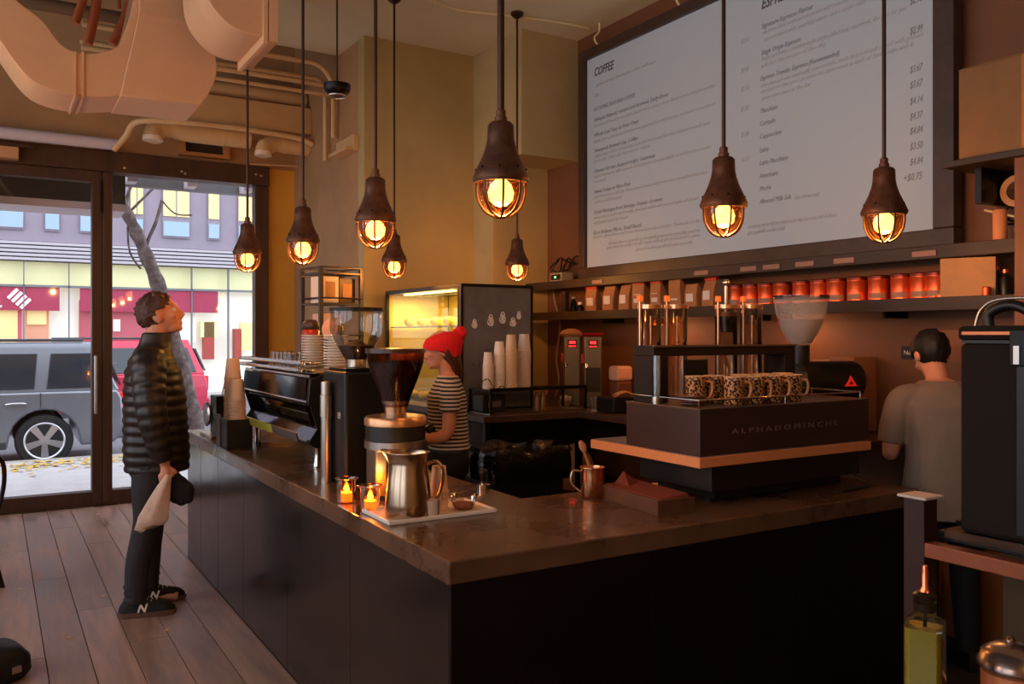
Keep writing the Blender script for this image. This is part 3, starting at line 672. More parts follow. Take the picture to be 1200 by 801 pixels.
# coffee bags
def bag(u, tilt, red, h_, label):
    a = at(u, 350, X=XW - .19)
    t = thing('coffee_bag', label, 'coffee bag', (a.x, a.y, 1.75), R(random.uniform(-8, 8)), 'kraft coffee bags on the long shelf')
    wv, dp = .062, .04
    rs = []
    for k, (z, sx, sy) in enumerate(((0, .92, 1), (.02, 1, 1.05), (h_ * .55, 1, 1), (h_ * .8, .98, .6), (h_, .95, .16))):
        off = -tilt * (z / h_) ** 2
        rs.append([Vector((off + dp * sy * cx_, wv * sx * cy_, z)) for cx_, cy_ in ((-1, -.86), (-.8, -1), (.8, -1), (1, -.86), (1, .86), (.8, 1), (-.8, 1), (-1, .86))])
    MB().rings(rs).build('sack', KRAFT, t, 40)
    MB().box(-dp - .006, -dp - .002, -.036, .036, h_ * .30, h_ * .62, Matrix.Rotation(-tilt * .6, 4, 'Y')).build('label', PAPER, t)
    if red: MB().box(-.014 - tilt, .014 - tilt, -wv, wv, h_ - .004, h_ + .022).build('red_seal', REDP, t, 0, .003)
for i, (u, ti, rd, hh) in enumerate(((696, .02, 1, .19), (716, .0, 0, .20), (735, .0, 0, .20), (752, .03, 1, .20), (773, .03, 1, .20), (796, .04, 1, .22), (814, .02, 0, .17), (834, .0, 1, .19))):
    bag(u, ti, rd, hh, 'brown kraft coffee bag with white label and red seal on the long shelf' if rd else 'brown kraft coffee bag with plain folded top on the long shelf')
# small things at the shelf's far end, router on the ledge
a = at(658, 330, X=XW - .16)
t = thing('router_box', 'small white electronic box with a green light at the ledge end', 'router', (a.x, a.y, 2.0225)); bx('case', mat('grey_case', (150, 140, 130), .5), -.06, .06, -.09, .09, 0, .075, t, .006); bx('face', BLACK, -.064, -.06, -.07, .07, .015, .06, t); bx('led', mat('green_led', (120, 255, 120), .4, emis=(140, 255, 140), estr=2), -.067, -.064, -.012, .012, .03, .045, t)
for i, (u, v) in enumerate(((652, 300), (663, 290), (671, 312))):
    a = at(u, v, X=XW - .12); pts = [(a.x + random.uniform(-.05, .05), a.y + random.uniform(-.1, .1), 2.11 + random.uniform(0, .13)) for _ in range(7)]
    tag(MB().tube(smooth_path(pts, 4), .007, 6).build('cable_coil', BLACK, None, 60), 'tangled black cable lying on the router box', 'cable', 'black cables over the router')
tag(MB().tube(smooth_path([at(648, 330, X=XW - .05), at(650, 352, X=XW - .06), at(656, 380, X=XW - .05), at(652, 420, X=XW - .05), at(655, 445, X=XW - .05), at(650, 468, X=XW - .05)], 5), .008, 6).build('wall_cable', mat('grey_cable', (150, 140, 140), .5), None, 60), 'grey cable running down the wall beside the hot water towers', 'cable')
for u, m_, h_, r_, lab in ((664, REDP, .06, .03, 'red capped small jar at the far end of the long shelf'), (672, BLACK, .12, .028, 'black small bottle at the far end of the long shelf'), (680, BLACKM, .07, .03, 'dark tin cup at the far end of the long shelf')):
    a = at(u, 350, X=XW - .17)
    t = thing('small_jar', lab, 'jar', (a.x, a.y, 1.75)); MB().lathe([(r_, 0), (r_, h_ * .7), (r_ * .6, h_ * .85), (r_ * .6, h_)], 16).build('jar_body', m_, t, 40); MB().lathe([(r_ * .68, h_), (r_ * .68, h_ + .02), (.0, h_ + .022)], 14).build('cap', WHITE, t, 40)
# near end of shelf: cardboard box, bottles, post, upper shelf with box, tape, tube
a = at(1134, 340, X=XW - .17)
t = thing('cardboard_box', 'tan cardboard box beside the last tin on the long shelf', 'box', (a.x - .02, a.y, 1.75), R(24)); bx('carton', CARD, -.09, .09, -.14, .10, 0, .20, t, .003); bx('flap_seam', KRAFT, -.09, .09, -.022, -.018, .2, .202, t)
a = at(1104, 345, X=XW - .27)
tag(MB().lathe([(.03, 0), (.034, .003), (.034, .022), (.0, .025)], 18).build('tin_lid', COPPER, None, 40, loc=(a.x, a.y, 1.75)), 'loose copper tin lid lying before the cardboard box', 'lid')
for i, (u, h_, r_) in enumerate(((1160, .15, .018), (1168, .16, .022), (1178, .14, .028))):
    a = at(u, 340, X=XW - .17)
    t = thing('syrup_bottle', ('slim black bottle with copper band beside the cardboard box', 'tall black bottle with copper neck between two other bottles', 'stout black bottle next to the wooden post')[i], 'bottle', (a.x, a.y, 1.75))
    MB().lathe([(r_, 0), (r_, h_ * .65), (r_ * .45, h_ * .8), (r_ * .45, h_)], 16).build('glass_body', BLACK, t, 40); MB().lathe([(r_ * .5, h_ * .86), (r_ * .5, h_ * .98)], 14).build('neck_band', COPPER, t, 40)
a = at(1156, 348, X=XW - .26)
tag(MB().lathe([(.018, 0), (.02, .05), (.016, .055), (.0, .055)], 16).build('copper_cup', COPPER, None, 40, loc=(a.x, a.y, 1.75)), 'small copper cup at the shelf front by the black bottles', 'cup')
tag(bx('wooden_post', mat('post_wood', (120, 70, 42), .5, var=.25, scale=9, stretch=(1, 1, .1)), 3.93, 4.00, 2.02, 2.11, 0, 2.385, None, .004), 'reddish wooden post holding the upper storage shelf', 'post')
us = thing('storage_shelf', 'high brown storage shelf beside the menu board', 'shelf', (XW, 0, 2.40)); bx('board', SHELFWOOD, -.42, 0, 1.2, 2.42, -.03, 0, us, .003); bx('bracket', BLACKM, -.3, 0, 2.30, 2.33, -.2, -.03, us)
t = thing('storage_box', 'large cream cardboard box on the high storage shelf', 'box', (XW - .2, 2.03, 2.40)); bx('carton', mat('cream_card', (128, 94, 60), .8, var=.06, scale=6), -.2, .18, -.32, .32, 0, .42, t, .004); bx('flap', mat('cream_card', (196, 160, 112)), -.2, -.02, -.32, .32, .42, .426, t); bx('tape_strip', KRAFT, -.203, -.2, -.03, .03, 0, .42, t)
lw = bx('wall_plate', ORANGEWALL, XW - .02, XW, 2.14, 2.38, 2.0, 2.35); tag(lw, 'brown wall plate behind the tape roll', 'panel')
pg = MB(); M_ = Matrix.Translation((XW - .12, 2.22, 2.26)) @ Matrix.Rotation(R(-90), 4, 'Y')
t = thing('tape_roll', 'roll of tan packing tape hung beside the menu board', 'tape roll', (0, 0, 0))
MB().rings([[M_ @ Vector((r_ * math.cos(a), r_ * math.sin(a), z)) for a in [2 * PI * j / 28 for j in range(28)]] for r_, z in ((.045, -.03), (.075, -.03), (.075, .03), (.045, .03))], cap=False, closed=True).build('roll', mat('tan_tape', (190, 140, 96), .5), t, 40)
MB().tube([M_ @ Vector((0, 0, -.12)), M_ @ Vector((0, 0, .04))], .012, 8).build('peg', BLACKM, t, 60)
for i in range(3):
    pts = [(XW - .10 - .05 * random.random(), 2.12 + .26 * random.random(), 2.04 + .20 * random.random()) for _ in range(6)]
    tag(MB().tube(smooth_path(pts, 4), .006, 6).build('cable_coil', BLACK if i else CAB, None, 60), 'loose cable tangled under the tape roll', 'cable', 'cables under the tape roll')
a = at(1172, 262, X=XW - .15)
tag(MB().lathe([(.03, 0), (.032, .004), (.032, .15), (.028, .155), (.0, .156)], 18).build('card_tube', mat('peach_tube', (214, 140, 92), .6), None, 40, loc=(a.x, a.y, 2.0225)), 'peach coloured tube standing on the ledge by the cables', 'tube')
# ================================================================ on the long arm of the counter
def onc(u, v, z=ZK): return at(u, v, Z=z)
# espresso machine: back panel towards the customers
em = thing('espresso_machine', 'wide black and chrome espresso machine with cups on top', 'espresso machine', (1.37, 4.20, ZK))
LN = 1.32
prof = [(.03, .10), (-.01, .13), (.035, .20), (.0, .31), (-.012, .33), (.0, .45), (.06, .475), (.48, .475), (.48, .10)]
MB().prism([(x, z) for x, z in prof], 'y', .012, LN - .012).build('body', mat('gloss_black', (14, 13, 13), .12, coat=.5), em, 25, .004)
for y0, y1 in ((0, .012), (LN - .012, LN)): MB().prism([(x * 1.02 - .004, z) for x, z in prof], 'y', y0, y1).build('end_cheek', BLACK, em, 0, .003)
for xa, za, xb, zb_ in ((-.004, .33, .004, .452), (.036, .205, .0, .305)):      # two glossy dark sheets, chrome edged
    M_ = [Vector((xa - .004, .06, za)), Vector((xb - .004, .06, zb_)), Vector((xb - .004, LN - .06, zb_)), Vector((xa - .004, LN - .06, za))]
    MB().rings([M_, [p + Vector((-.006, 0, 0)) for p in M_]]).build('mirror_sheet', mat('dark_mirror', (52, 44, 40), .06, .95), em)
for (x, z, r_) in ((-.014, .335, .006), (-.010, .135, .010), (.002, .462, .007)):
    MB().tube([(x, .02, z), (x, LN - .02, z)], r_, 8).build('chrome_edge', CHROME, em, 60)
MB().box(-.02, -.012, .5, LN - .1, .142, .19, Matrix.Rotation(R(-14), 4, 'Y')).build('steel_strip', mat('steel_yellow_reflection', (206, 196, 80), .25, .3), em)  # yellow-green reflection on the lower panel put into the strip's colour
MB().box(-.02, -.012, .05, .495, .142, .19, Matrix.Rotation(R(-14), 4, 'Y')).build('steel_strip', STEEL, em)
for z, x in ((.53, -.03), (.495, -.045)):
    MB().tube(smooth_path([(x + .08, .06, z), (x, .05, z), (x, .12, z), (x, LN - .12, z), (x, LN - .05, z), (x + .08, LN - .06, z)], 4), .011, 10).build('rail', CHROME, em, 60)
    MB().ball((x, .045, z), .018, 12, 8).build('rail_knob', CHROME, em, 60)
bx('cup_tray', STEEL, .02, .46, .03, LN - .03, .475, .485, em, .002)
for x in (.06, .42):
    for y in (.08, LN - .08): MB().lathe([(.025, 0), (.02, .02), (.02, .10)], 12, (x, y, 0)).build('foot', CHROME, em, 40)
for k in range(3):                                                          # groups and steam wands on the barista side
    y = .25 + k * .4
    MB().lathe([(.035, .0), (.04, .02), (.04, .09)], 16, (.455, y, .27)).build('group_head', CHROME, em, 40)
    bx('group_arm', BLACK, .44, .50, y - .04, y + .04, .35, .42, em, .008)
bx('drip_tray', STEEL, .40, .495, .1, LN - .1, .06, .11, em, .004)
# stacks of saucers on the tray and upturned glasses
ztop = ZK + .485
def saucers(x, y, n, label):
    t0 = None
    for k in range(n):
        if t0 is None:
            t0 = MB().lathe([(.03, 0), (.035, .003), (.066, .012), (.068, .016), (.066, .018), (.032, .009), (.0, .009)], 24).build('saucer', WHITE, None, 50, loc=(x, y, ztop + .0005)); tag(t0, label, 'saucer', label)
        else: dup(t0, (x + random.uniform(-.002, .002), y + random.uniform(-.002, .002), ztop + .0005 + k * .0155))
q = at(367, 430, X=1.58); saucers(q.x, q.y, 12, 'white saucer in the stack beside the upturned glasses on the espresso machine')
q = at(394, 430, X=1.58); saucers(q.x, q.y, 12, 'white saucer in the stack nearer the black grinder on the espresso machine')
tum = thing('tumbler', 'upturned clear glass tumbler on the espresso machine tray', 'glass', (0, 0, ztop), 0, 'upturned glasses on the espresso machine')
MB().lathe([(.036, 0), (.038, .002), (.028, .085), (.026, .09), (.0, .09)], 18, cap=False).build('cup_wall', GLASS, tum, 50); MB().lathe([(.025, .08), (.025, .088), (.0, .089)], 16).build('thick_base', mat('glass_base', (220, 190, 160), .1, trans=.6), tum, 50)
fst = True
for i in range(5):
    for j in range(2):
        p_ = (1.47 + j * .085, 4.86 + i * .082, ztop + .0005)
        if fst: tum.location = p_; fst = False
        else: dup(tum, p_)
# black cup box with the paper cup tower
PCUP = mat('tan_paper_cup', (232, 196, 164), .7, var=.04, scale=8); PCUPW = mat('white_paper_cup', (236, 226, 216), .7)
def cup_stack(x, y, z, n, label, m, rt=.043, rb=.03, hh=.11, step=.0125, grp=None):
    o = None
    for k in range(n):
        if o is None:
            o = MB().lathe([(rt - .004, .004), (rt, 0), (rt + .0045, .002), (rt + .0045, .005), (rt - .001, .007), (rb, hh), (0, hh)], 22, cap=False).build('paper_cup', m, None, 40, loc=(x, y, z)); tag(o, label, 'cup', grp or label)
        else: dup(o, (x + random.uniform(-.0015, .0015), y + random.uniform(-.0015, .0015), z + k * step))
bxq = onc(270, 523); cbx, cby = 1.255, 5.36
t = thing('cup_holder_box', 'black open topped box holding the paper cup tower', 'cup holder', (cbx, cby, ZK))
for q in ((-.075, .075, -.08, -.07), (-.075, .075, .07, .08), (-.075, -.065, -.07, .07), (.065, .075, -.07, .07)): bx('side', BLACK, q[0], q[1], q[2] - (.10 if q[2] < 0 else 0), q[3] - (.10 if q[3] < 0 and q[2] < -.075 else 0), 0, .17, t, .002)
bx('bottom', BLACK, -.065, .065, -.17, .07, 0, .03, t)
bx('front_plate', mat('grey_front', (96, 92, 92), .4), -.08, -.075, -.02, .08, 0, .19, t)
cup_stack(cbx, cby, ZK + .031, 29, 'tan paper cup in the tall upturned tower beside the espresso machine', PCUP, .050, .036, .12, .0135)
cup_stack(cbx, cby - .11, ZK + .031, 20, 'tan paper cup in the shorter upturned tower beside the espresso machine', PCUP, .050, .036, .12, .0135)
# steel stand with black dispensers and spoons at the far end
t = thing('utensil_caddy', 'black caddy with a steel side holding upright spoons', 'caddy', (1.30, 5.86, ZK))
bx('caddy_body', BLACK, -.05, .09, -.07, .11, .02, .27, t, .004); bx('steel_base', STEEL, -.10, .10, -.16, .20, 0, .02, t, .003)
MB().lathe([(.075, -.012), (.085, 0), (.075, .012)], 24, M=Matrix.Translation((-.065, .14, .14)) @ Matrix.Rotation(R(90), 4, 'Y')).build('steel_disc', STEEL, t, 40)
for k in range(4):
    x, y = -.01 + .025 * k, -.03 + .03 * (k % 2)
    MB().tube(smooth_path([(x, y, .2), (x + .01, y - .01, .31), (x + .03, y - .02, .37), (x + .045, y - .02, .35)], 4), [.005] * 8 + [.012, .018, .016, .01, .004], 8).build('spoon', BLACKM if k % 2 else STEEL, t, 60)
# black grinder with big clear hopper
t = thing('coffee_grinder', 'black square grinder with large clear glass hopper', 'coffee grinder', (1.42, 3.76, ZK))
bx('housing', BLACK, -.09, .10, -.15, .15, .0, .51, t, .012); bx('cap_plate', BLACKM, -.07, .08, -.11, .12, .51, .525, t, .004)
MB().lathe([(.025, .0), (.025, .30), (.029, .302), (.029, .32), (.029, .40), (.025, .402), (.025, .46), (.0, .465)], 18, (-.117, .02, 0)).build('steel_tube', STEEL, t, 40)
MB().lathe([(.05, .525), (.05, .56), (.11, .66), (.122, .70), (.122, .785)], 28, (.02, 0, 0), cap=False).build('hopper', GLASS, t, 50)
MB().lathe([(.127, .785), (.127, .80), (.06, .805), (.0, .805)], 28, (.02, 0, 0)).build('hopper_lid', BLACKM, t, 40)
MB().lathe([(.046, .528), (.046, .575), (.03, .60), (.0, .61)], 20, (.02, 0, 0)).build('throat', STEEL, t, 40)
MB().lathe([(.047, .562), (.085, .625), (.05, .632), (.0, .655)], 20, (.02, 0, 0)).build('beans', mat('roasted_beans', (60, 34, 24), .5, var=.5, scale=60, bump=.6), t, 50)
bx('switch', CHROME, -.096, -.09, -.11, -.07, .30, .33, t)
# round grinder with brown bean hopper
t = thing('coffee_grinder', 'round steel grinder with brown cone hopper full of beans', 'coffee grinder', (1.45, 3.33, ZK))
BEANS = mat('roasted_beans', (60, 34, 24)); COFG = pane('smoked_brown_glass', (190, 120, 84), .12)
MB().lathe([(.13, 0), (.13, .02), (.10, .025)], 32).build('base_plate', BLACKM, t, 40)
bx('column', STEEL, -.11, -.06, -.055, .055, .02, .20, t, .006); bx('back_housing', BLACK, -.055, .11, -.08, .08, .02, .20, t, .01)
MB().lathe([(.12, .20), (.13, .205), (.13, .235), (.126, .238)], 36).build('lower_ring', STEEL, t, 40)
MB().lathe([(.126, .238), (.126, .298)], 36).build('dark_band', BLACK, t, 40)
MB().lathe([(.126, .298), (.131, .30), (.131, .325), (.125, .335), (.05, .345), (.0, .345)], 36).build('upper_ring', mat('tan_steel', (200, 150, 110), .3, .8), t, 40)
MB().lathe([(.045, .345), (.05, .37), (.06, .40)], 24).build('throat', STEEL, t, 40)
MB().lathe([(.052, .375), (.062, .41), (.098, .50), (.118, .56), (.122, .605)], 32, cap=False).build('hopper', COFG, t, 50)
MB().lathe([(.05, .378), (.060, .412), (.095, .50), (.113, .56), (.05, .568), (.0, .57)], 32).build('beans', BEANS, t, 50)
MB().lathe([(.126, .60), (.126, .618), (.02, .622), (.0, .622)], 32).build('hopper_lid', mat('brown_lid', (60, 34, 24), .3), t, 40)
MB().lathe([(.016, 0), (.018, .03), (.0, .034)], 14, M=Matrix.Translation((.12, -.06, .27)) @ Matrix.Rotation(R(60), 4, 'Y')).build('dial_knob', BLACKM, t, 40)
# candles in glass votives
def votive(x, y, label):
    t = thing('candle_votive', label, 'candle', (x, y, ZK), 0, 'lit glass candle holders')
    MB().lathe([(.0, .003), (.036, .003), (.038, .008), (.036, .02), (.039, .03), (.036, .045), (.039, .06), (.037, .08), (.041, .098), (.043, .10)], 24, cap=False).build('glass', pane('votive_glass', (255, 184, 100), .2), t, 50)
    MB().lathe([(.0, .006), (.031, .006), (.031, .040), (.0, .042)], 18).build('wax', mat('wax', (250, 200, 130), .5, emis=(255, 130, 40), estr=1.6), t, 50)
    MB().lathe([(.003, .040), (.010, .048), (.011, .056), (.005, .068), (.0005, .076)], 12).build('flame', mat('flame', (255, 190, 90), .5, emis=(255, 170, 60), estr=26), t, 60)
    MB().tube([(.045 * math.cos(a), .045 * math.sin(a), .097) for a in [2 * PI * k / 20 for k in range(20)]], .003, 6, True).build('rim', AMBERG, t, 60)
    ld = bpy.data.lights.new('flame_light', 'POINT'); ld.energy = .9; ld.color = (1, .48, .14); ld.shadow_soft_size = .01
    lo = bpy.data.objects.new('flame_light', ld); COL.objects.link(lo); lo.parent = t; lo.location = (0, 0, .088)
q = onc(406, 588); votive(q.x, q.y, 'lit glass votive candle standing beside the black grinder')
q = onc(434, 598); votive(q.x, q.y, 'lit glass votive candle at the tray corner before the round grinder')
votive(1.40, 3.13, 'lit glass votive candle half hidden behind the steel pitcher')
# tray with pitcher, cups, bowl
tr = thing('serving_tray', 'white rectangular tray with pitcher and cups at the counter corner', 'tray', (1.42, 2.94, ZK))
bx('tray_floor', WHITE, -.215, .215, -.125, .125, 0, .008, tr, .003)
for q in ((-.222, .222, -.132, -.122), (-.222, .222, .122, .132), (-.222, -.212, -.122, .122), (.212, .222, -.122, .122)): bx('rim', WHITE, q[0], q[1], q[2], q[3], .0, .016, tr, .004)
ZTR = ZK + .009
q = at(475, 606, Z=ZTR)
t = thing('steel_pitcher', 'tall brushed steel milk pitcher on the white tray', 'pitcher', (1.315, 2.90, ZTR), R(-35))
pit = mat('warm_steel', (190, 165, 140), .22, 1, var=.08, scale=40, stretch=(1, 1, .04))
pr_ = [(.0, .0), (.083, .0), (.086, .006), (.083, .05), (.074, .14), (.066, .19), (.066, .205), (.074, .232), (.077, .236)]
rs = []
seg = 36
for r_, z in pr_:
    ring = []
    for j in range(seg):
        a = 2 * PI * j / seg; k_ = max(0, math.cos(a - PI)) ** 12
        rr_ = max(r_, 1e-4) + (k_ * .028 * max(0, (z - .17)) / .066)
        ring.append(Vector((rr_ * math.cos(a), rr_ * math.sin(a), z + k_ * .008 * (z > .2))))
    rs.append(ring)
b_ = MB().rings(rs, cap=False).build('jug', pit, t, 50); so = b_.modifiers.new('wall', 'SOLIDIFY'); so.thickness = .003
MB().tube(smooth_path([(.066, 0, .19), (.105, 0, .20), (.128, 0, .165), (.122, 0, .10), (.10, 0, .055), (.083, 0, .045)], 5), (.010, .005) and [(.011, .006)] * 26, 10).build('handle', pit, t, 60)
PCL = pane('clear_plastic', (240, 225, 215), .14)
def clear_stack(x, y, n, rt, rb, hh, step, label, m):
    o = None
    for k in range(n):
        if o is None:
            o = MB().lathe([(rt, 0), (rt + .003, .003), (rt, .006), (rb, hh), (0, hh)], 22, cap=False).build('plastic_cup', m, None, 40, loc=(x, y, ZTR)); tag(o, label, 'cup', label)
        else: dup(o, (x, y, ZTR + k * step))
clear_stack(1.46, 2.94, 4, .036, .026, .10, .022, 'clear plastic cup in the upturned stack on the white tray', mat('milky_plastic', (216, 190, 176), .35, alpha=.55))
t = thing('sugar_glass', 'short glass tumbler full of white sugar on the tray', 'glass', (1.385, 2.845, ZTR)); 
MB().lathe([(.0, .002), (.034, .002), (.038, .075), (.040, .078)], 22, cap=False).build('glass', GLASS, t, 50); MB().lathe([(.0, .004), (.033, .004), (.036, .06), (.0, .066)], 22).build('sugar', mat('sugar', (226, 196, 176), .9), t, 50)
t = thing('glass_bowl', 'small clear glass bowl of brown sugar on the tray', 'bowl', (1.545, 2.90, ZTR))
MB().lathe([(.0, .002), (.035, .002), (.045, .02), (.052, .05), (.056, .054)], 26, cap=False).build('bowl_wall', GLASS, t, 50); MB().lathe([(.0, .004), (.035, .004), (.042, .022), (.0, .03)], 22).build('brown_sugar', mat('brown_sugar', (176, 110, 80), .9, var=.3, scale=60), t, 50)
q = onc(566, 574)
t = thing('tamper', 'black handled steel coffee tamper on the counter edge', 'tamper', (q.x, q.y, ZK))
MB().lathe([(.032, 0), (.032, .026), (.012, .028), (.012, .034)], 20).build('steel_base', CHROME, t, 40); MB().lathe([(.013, .034), (.011, .05), (.018, .07), (.02, .082), (.012, .092), (.0, .094)], 18).build('grip', BLACK, t, 50)
# coppery milk jug with spoon and the wooden napkin box
q = onc(702, 583)
t = thing('milk_jug', 'small steel milk jug with a wooden spoon in it', 'jug', (2.13, 2.86, ZK), R(160))
b_ = MB().lathe([(.0, .002), (.048, .002), (.051, .008), (.050, .10), (.052, .125), (.053, .128)], 26, cap=False).build('jug', mat('coppery_steel', (214, 150, 110), .2, 1), t, 50); so = b_.modifiers.new('wall', 'SOLIDIFY'); so.thickness = .003
MB().tube(smooth_path([(.05, 0, .11), (.085, 0, .11), (.09, 0, .06), (.052, 0, .025)], 5), .005, 8).build('handle', STEEL, t, 60)
MB().tube(smooth_path([(-.02, 0, .01), (.02, .03, .13), (.05, .05, .20)], 5), .006, 8).build('spoon_stem', mat('spoon_wood', (190, 120, 80), .5), t, 60)
MB().ball((.058, .056, .22), (.014, .006, .028), 10, 7, Matrix.Rotation(R(25), 4, 'Y')).build('spoon_bowl', mat('spoon_wood', (190, 120, 80)), t, 60)
NB = mat('walnut_box', (92, 56, 36), .5, var=.25, scale=10)
c0 = onc(703, 583); c1 = onc(771, 605); c2 = onc(806, 598)
ang = math.atan2(c1.y - c0.y, c1.x - c0.x); Lb = (c1 - c0).length; Wb = (c2 - c1).length
t = thing('napkin_box', 'low walnut box of brown paper napkins on the counter', 'napkin box', (c0.x, c0.y, ZK), ang)
bx('front_side', NB, 0, Lb, 0, .012, 0, .058, t, .002); bx('rear_side', NB, 0, Lb, Wb - .012, Wb, 0, .058, t, .002)
bx('end_side', NB, 0, .012, .012, Wb - .012, 0, .058, t); bx('end_side', NB, Lb - .012, Lb, .012, Wb - .012, 0, .058, t); bx('floor_board', NB, .012, Lb - .012, .012, Wb - .012, 0, .01, t)
NAP = mat('brown_napkin', (118, 46, 26), .85, var=.12, scale=20)
MB().rings([[Vector((x, y, z)) for x, y in ((.015, .015), (Lb - .015, .015), (Lb - .015, Wb - .015), (.015, Wb - .015))] for z in (.01, .05)] + [[Vector((x, y, .06 + (.012 if i > 1 else 0))) for i, (x, y) in enumerate(((.02, .02), (Lb - .02, .02), (Lb - .02, Wb - .02), (.02, Wb - .02)))]]).build('napkins', NAP, t)
MB().add([(.03, Wb * .3, .062), (.13, Wb * .35, .062), (.10, Wb * .7, .07), (.06, Wb * .45, .115)], [(0, 1, 3), (1, 2, 3), (2, 0, 3), (0, 2, 1)]).build('folded_napkin', NAP, t)

# ================================================================ steam brewer on the short arm
Y0 = 2.42
X0 = at(820, 0, Y=Y0).x; X1 = at(1021, 0, Y=Y0).x; Y1 = at(692, 0, X=X0).y
br = thing('steam_brewer', 'large brown box brewer with orange tray edge and glass towers', 'coffee brewer', (X0, Y0, ZK))
BW, BD = X1 - X0, Y1 - Y0
BRB = mat('brown_enamel', (60, 37, 30), .4, var=.06, scale=6); 
zp = at(820, 549, Y=Y0).z - ZK; zp1 = at(820, 537, Y=Y0).z - ZK; zb_ = at(824, 480, Y=Y0 + .02).z - ZK
bx('lower_housing', mat('dark_housing', (28, 18, 15), .5), .12, BW - .0, .06, BD - .2, .05, zp, br, .004)
bx('plinth', BLACK, .18, BW - .08, .10, BD - .25, .012, .05, br)
for x in (.2, BW - .15):
    for y in (.16, BD - .32): MB().lathe([(.022, 0), (.02, .05)], 12, (x, y, 0)).build('foot', BLACK, br, 40)
bx('tray_plate', mat('orange_edge', (226, 140, 84), .45), 0, BW, 0, BD, zp, zp1, br, .003)
bx('tray_top', mat('steel_grey_top', (150, 140, 138), .3, .6), .012, BW - .012, .012, BD - .012, zp1, zp1 + .003, br)
bx0 = at(737, 470, X=X0 + .03); ybk = bx0.y - Y0
bx('upper_box', BRB, .015, BW + .005, .015, ybk, zp1 + .003, zb_, br, .004)
text('A L P H A D O M I N C H E', 'lettering', mat('dull_letter', (126, 98, 88), .5), br, (at(861, 510, Y=Y0).x - X0, .0145, at(870, 508, Y=Y0).z - ZK), AX_WY, .030, width=at(985, 0, Y=Y0).x - at(861, 0, Y=Y0).x)
bx('box_lid', mat('box_lid', (96, 80, 74), .35, .3), .012, BW + .008, .012, ybk + .004, zb_, zb_ + .005, br, .002)
zt0 = zb_ + .005
# bridge shelf with glass towers
yb = ybk - .12
xa, xb = .06, at(926, 0, Y=Y0 + yb).x - X0
zbr = at(840, 404, Y=Y0 + yb).z - ZK
BRD = mat('brewer_dark', (30, 20, 17), .55, spec=.3)
bx('bridge_top', BRD, xa - .02, xb, yb - .03, yb + .10, zbr - .045, zbr, br, .003)
bx('bridge_leg', BRD, xa - .02, xa + .06, yb - .03, yb + .10, zt0, zbr - .045, br, .003); bx('bridge_leg', BRD, xb - .07, xb, yb - .03, yb + .10, zt0, zbr - .045, br, .003)
bx('bridge_strip', STEEL, xa - .025, xb + .005, yb - .036, yb - .03, zbr - .006, zbr + .002, br)
bx('control_screen', BLACK, xa + .17, xa + .30, yb - .02, yb - .005, zt0 + .1, zbr - .06, br, .004)
TG2 = pane('tower_glass', (240, 226, 212), .24, .08)
def tower(u, liquid, rise=.0):
    a = at(u, 400, Y=Y0 + yb + .17); x = a.x - X0; y = yb + .17
    ztp = at(u, 357, Y=Y0 + y).z - ZK + rise
    g = MB().lathe([(.052, zt0 + .012), (.052, ztp - .02), (.054, ztp - .018)], 28, (x, y, 0), cap=False).build('glass_tower', TG2, br, 50)
    MB().lathe([(.055, zt0), (.055, zt0 + .015)], 28, (x, y, 0)).build('tower_base', CHROME, br, 40)
    MB().lathe([(.055, ztp - .02), (.057, ztp - .018), (.057, ztp), (.05, ztp + .002)], 28, (x, y, 0), cap=False).build('tower_ring', mat('amber_steel', (220, 170, 130), .2, .9), g, 40)
    MB().tube([(x - .062, y - .01, zt0), (x - .062, y - .01, ztp + .03)], .006, 8).build('tower_rod', mat('amber_steel', (220, 170, 130)), g, 60)
    bx('rod_cap', mat('amber_light', (240, 130, 60), .4, emis=(255, 120, 40), estr=.08), x - .072, x - .054, y - .022, y + .002, ztp + .012, ztp + .04, g, .003)
    if liquid:
        MB().lathe([(.0, ztp - .13), (.049, ztp - .13), (.049, ztp - .055), (.0, ztp - .055)], 24, (x, y, 0)).build('coffee', mat('coffee', (36, 14, 8), .1), g, 50)
        MB().lathe([(.0, ztp - .055), (.049, ztp - .055), (.049, ztp - .035), (.0, ztp - .033)], 24, (x, y, 0)).build('foam', mat('foam', (196, 160, 130), .8), g, 50)
        MB().tube([(x + .0, y, ztp - .12), (x, y, ztp + .10)], .009, 8).build('plunger', STEEL, g, 60); MB().ball((x, y, ztp + .105), .018, 12, 8).build('plunger_knob', STEEL, g, 60)
    else:
        MB().tube([(x + .01, y, zt0 + .02), (x + .01, y, ztp - .05)], .007, 8).build('inner_pipe', mat('amber_steel', (220, 170, 130)), g, 60)
tower(761, 0); tower(792, 0); tower(851, 1); tower(880, 0)
a = at(752, 440, Y=Y0 + yb)
MB().tube([(.03, yb - .06, zt0), (.03, yb - .06, zt0 + .20)], .02, 12).build('side_pipe', TG2, br, 50); MB().tube([(.03, yb - .06, zt0), (.03, yb - .06, zt0 + .03)], .024, 12).build('side_pipe_base', CHROME, br, 50)
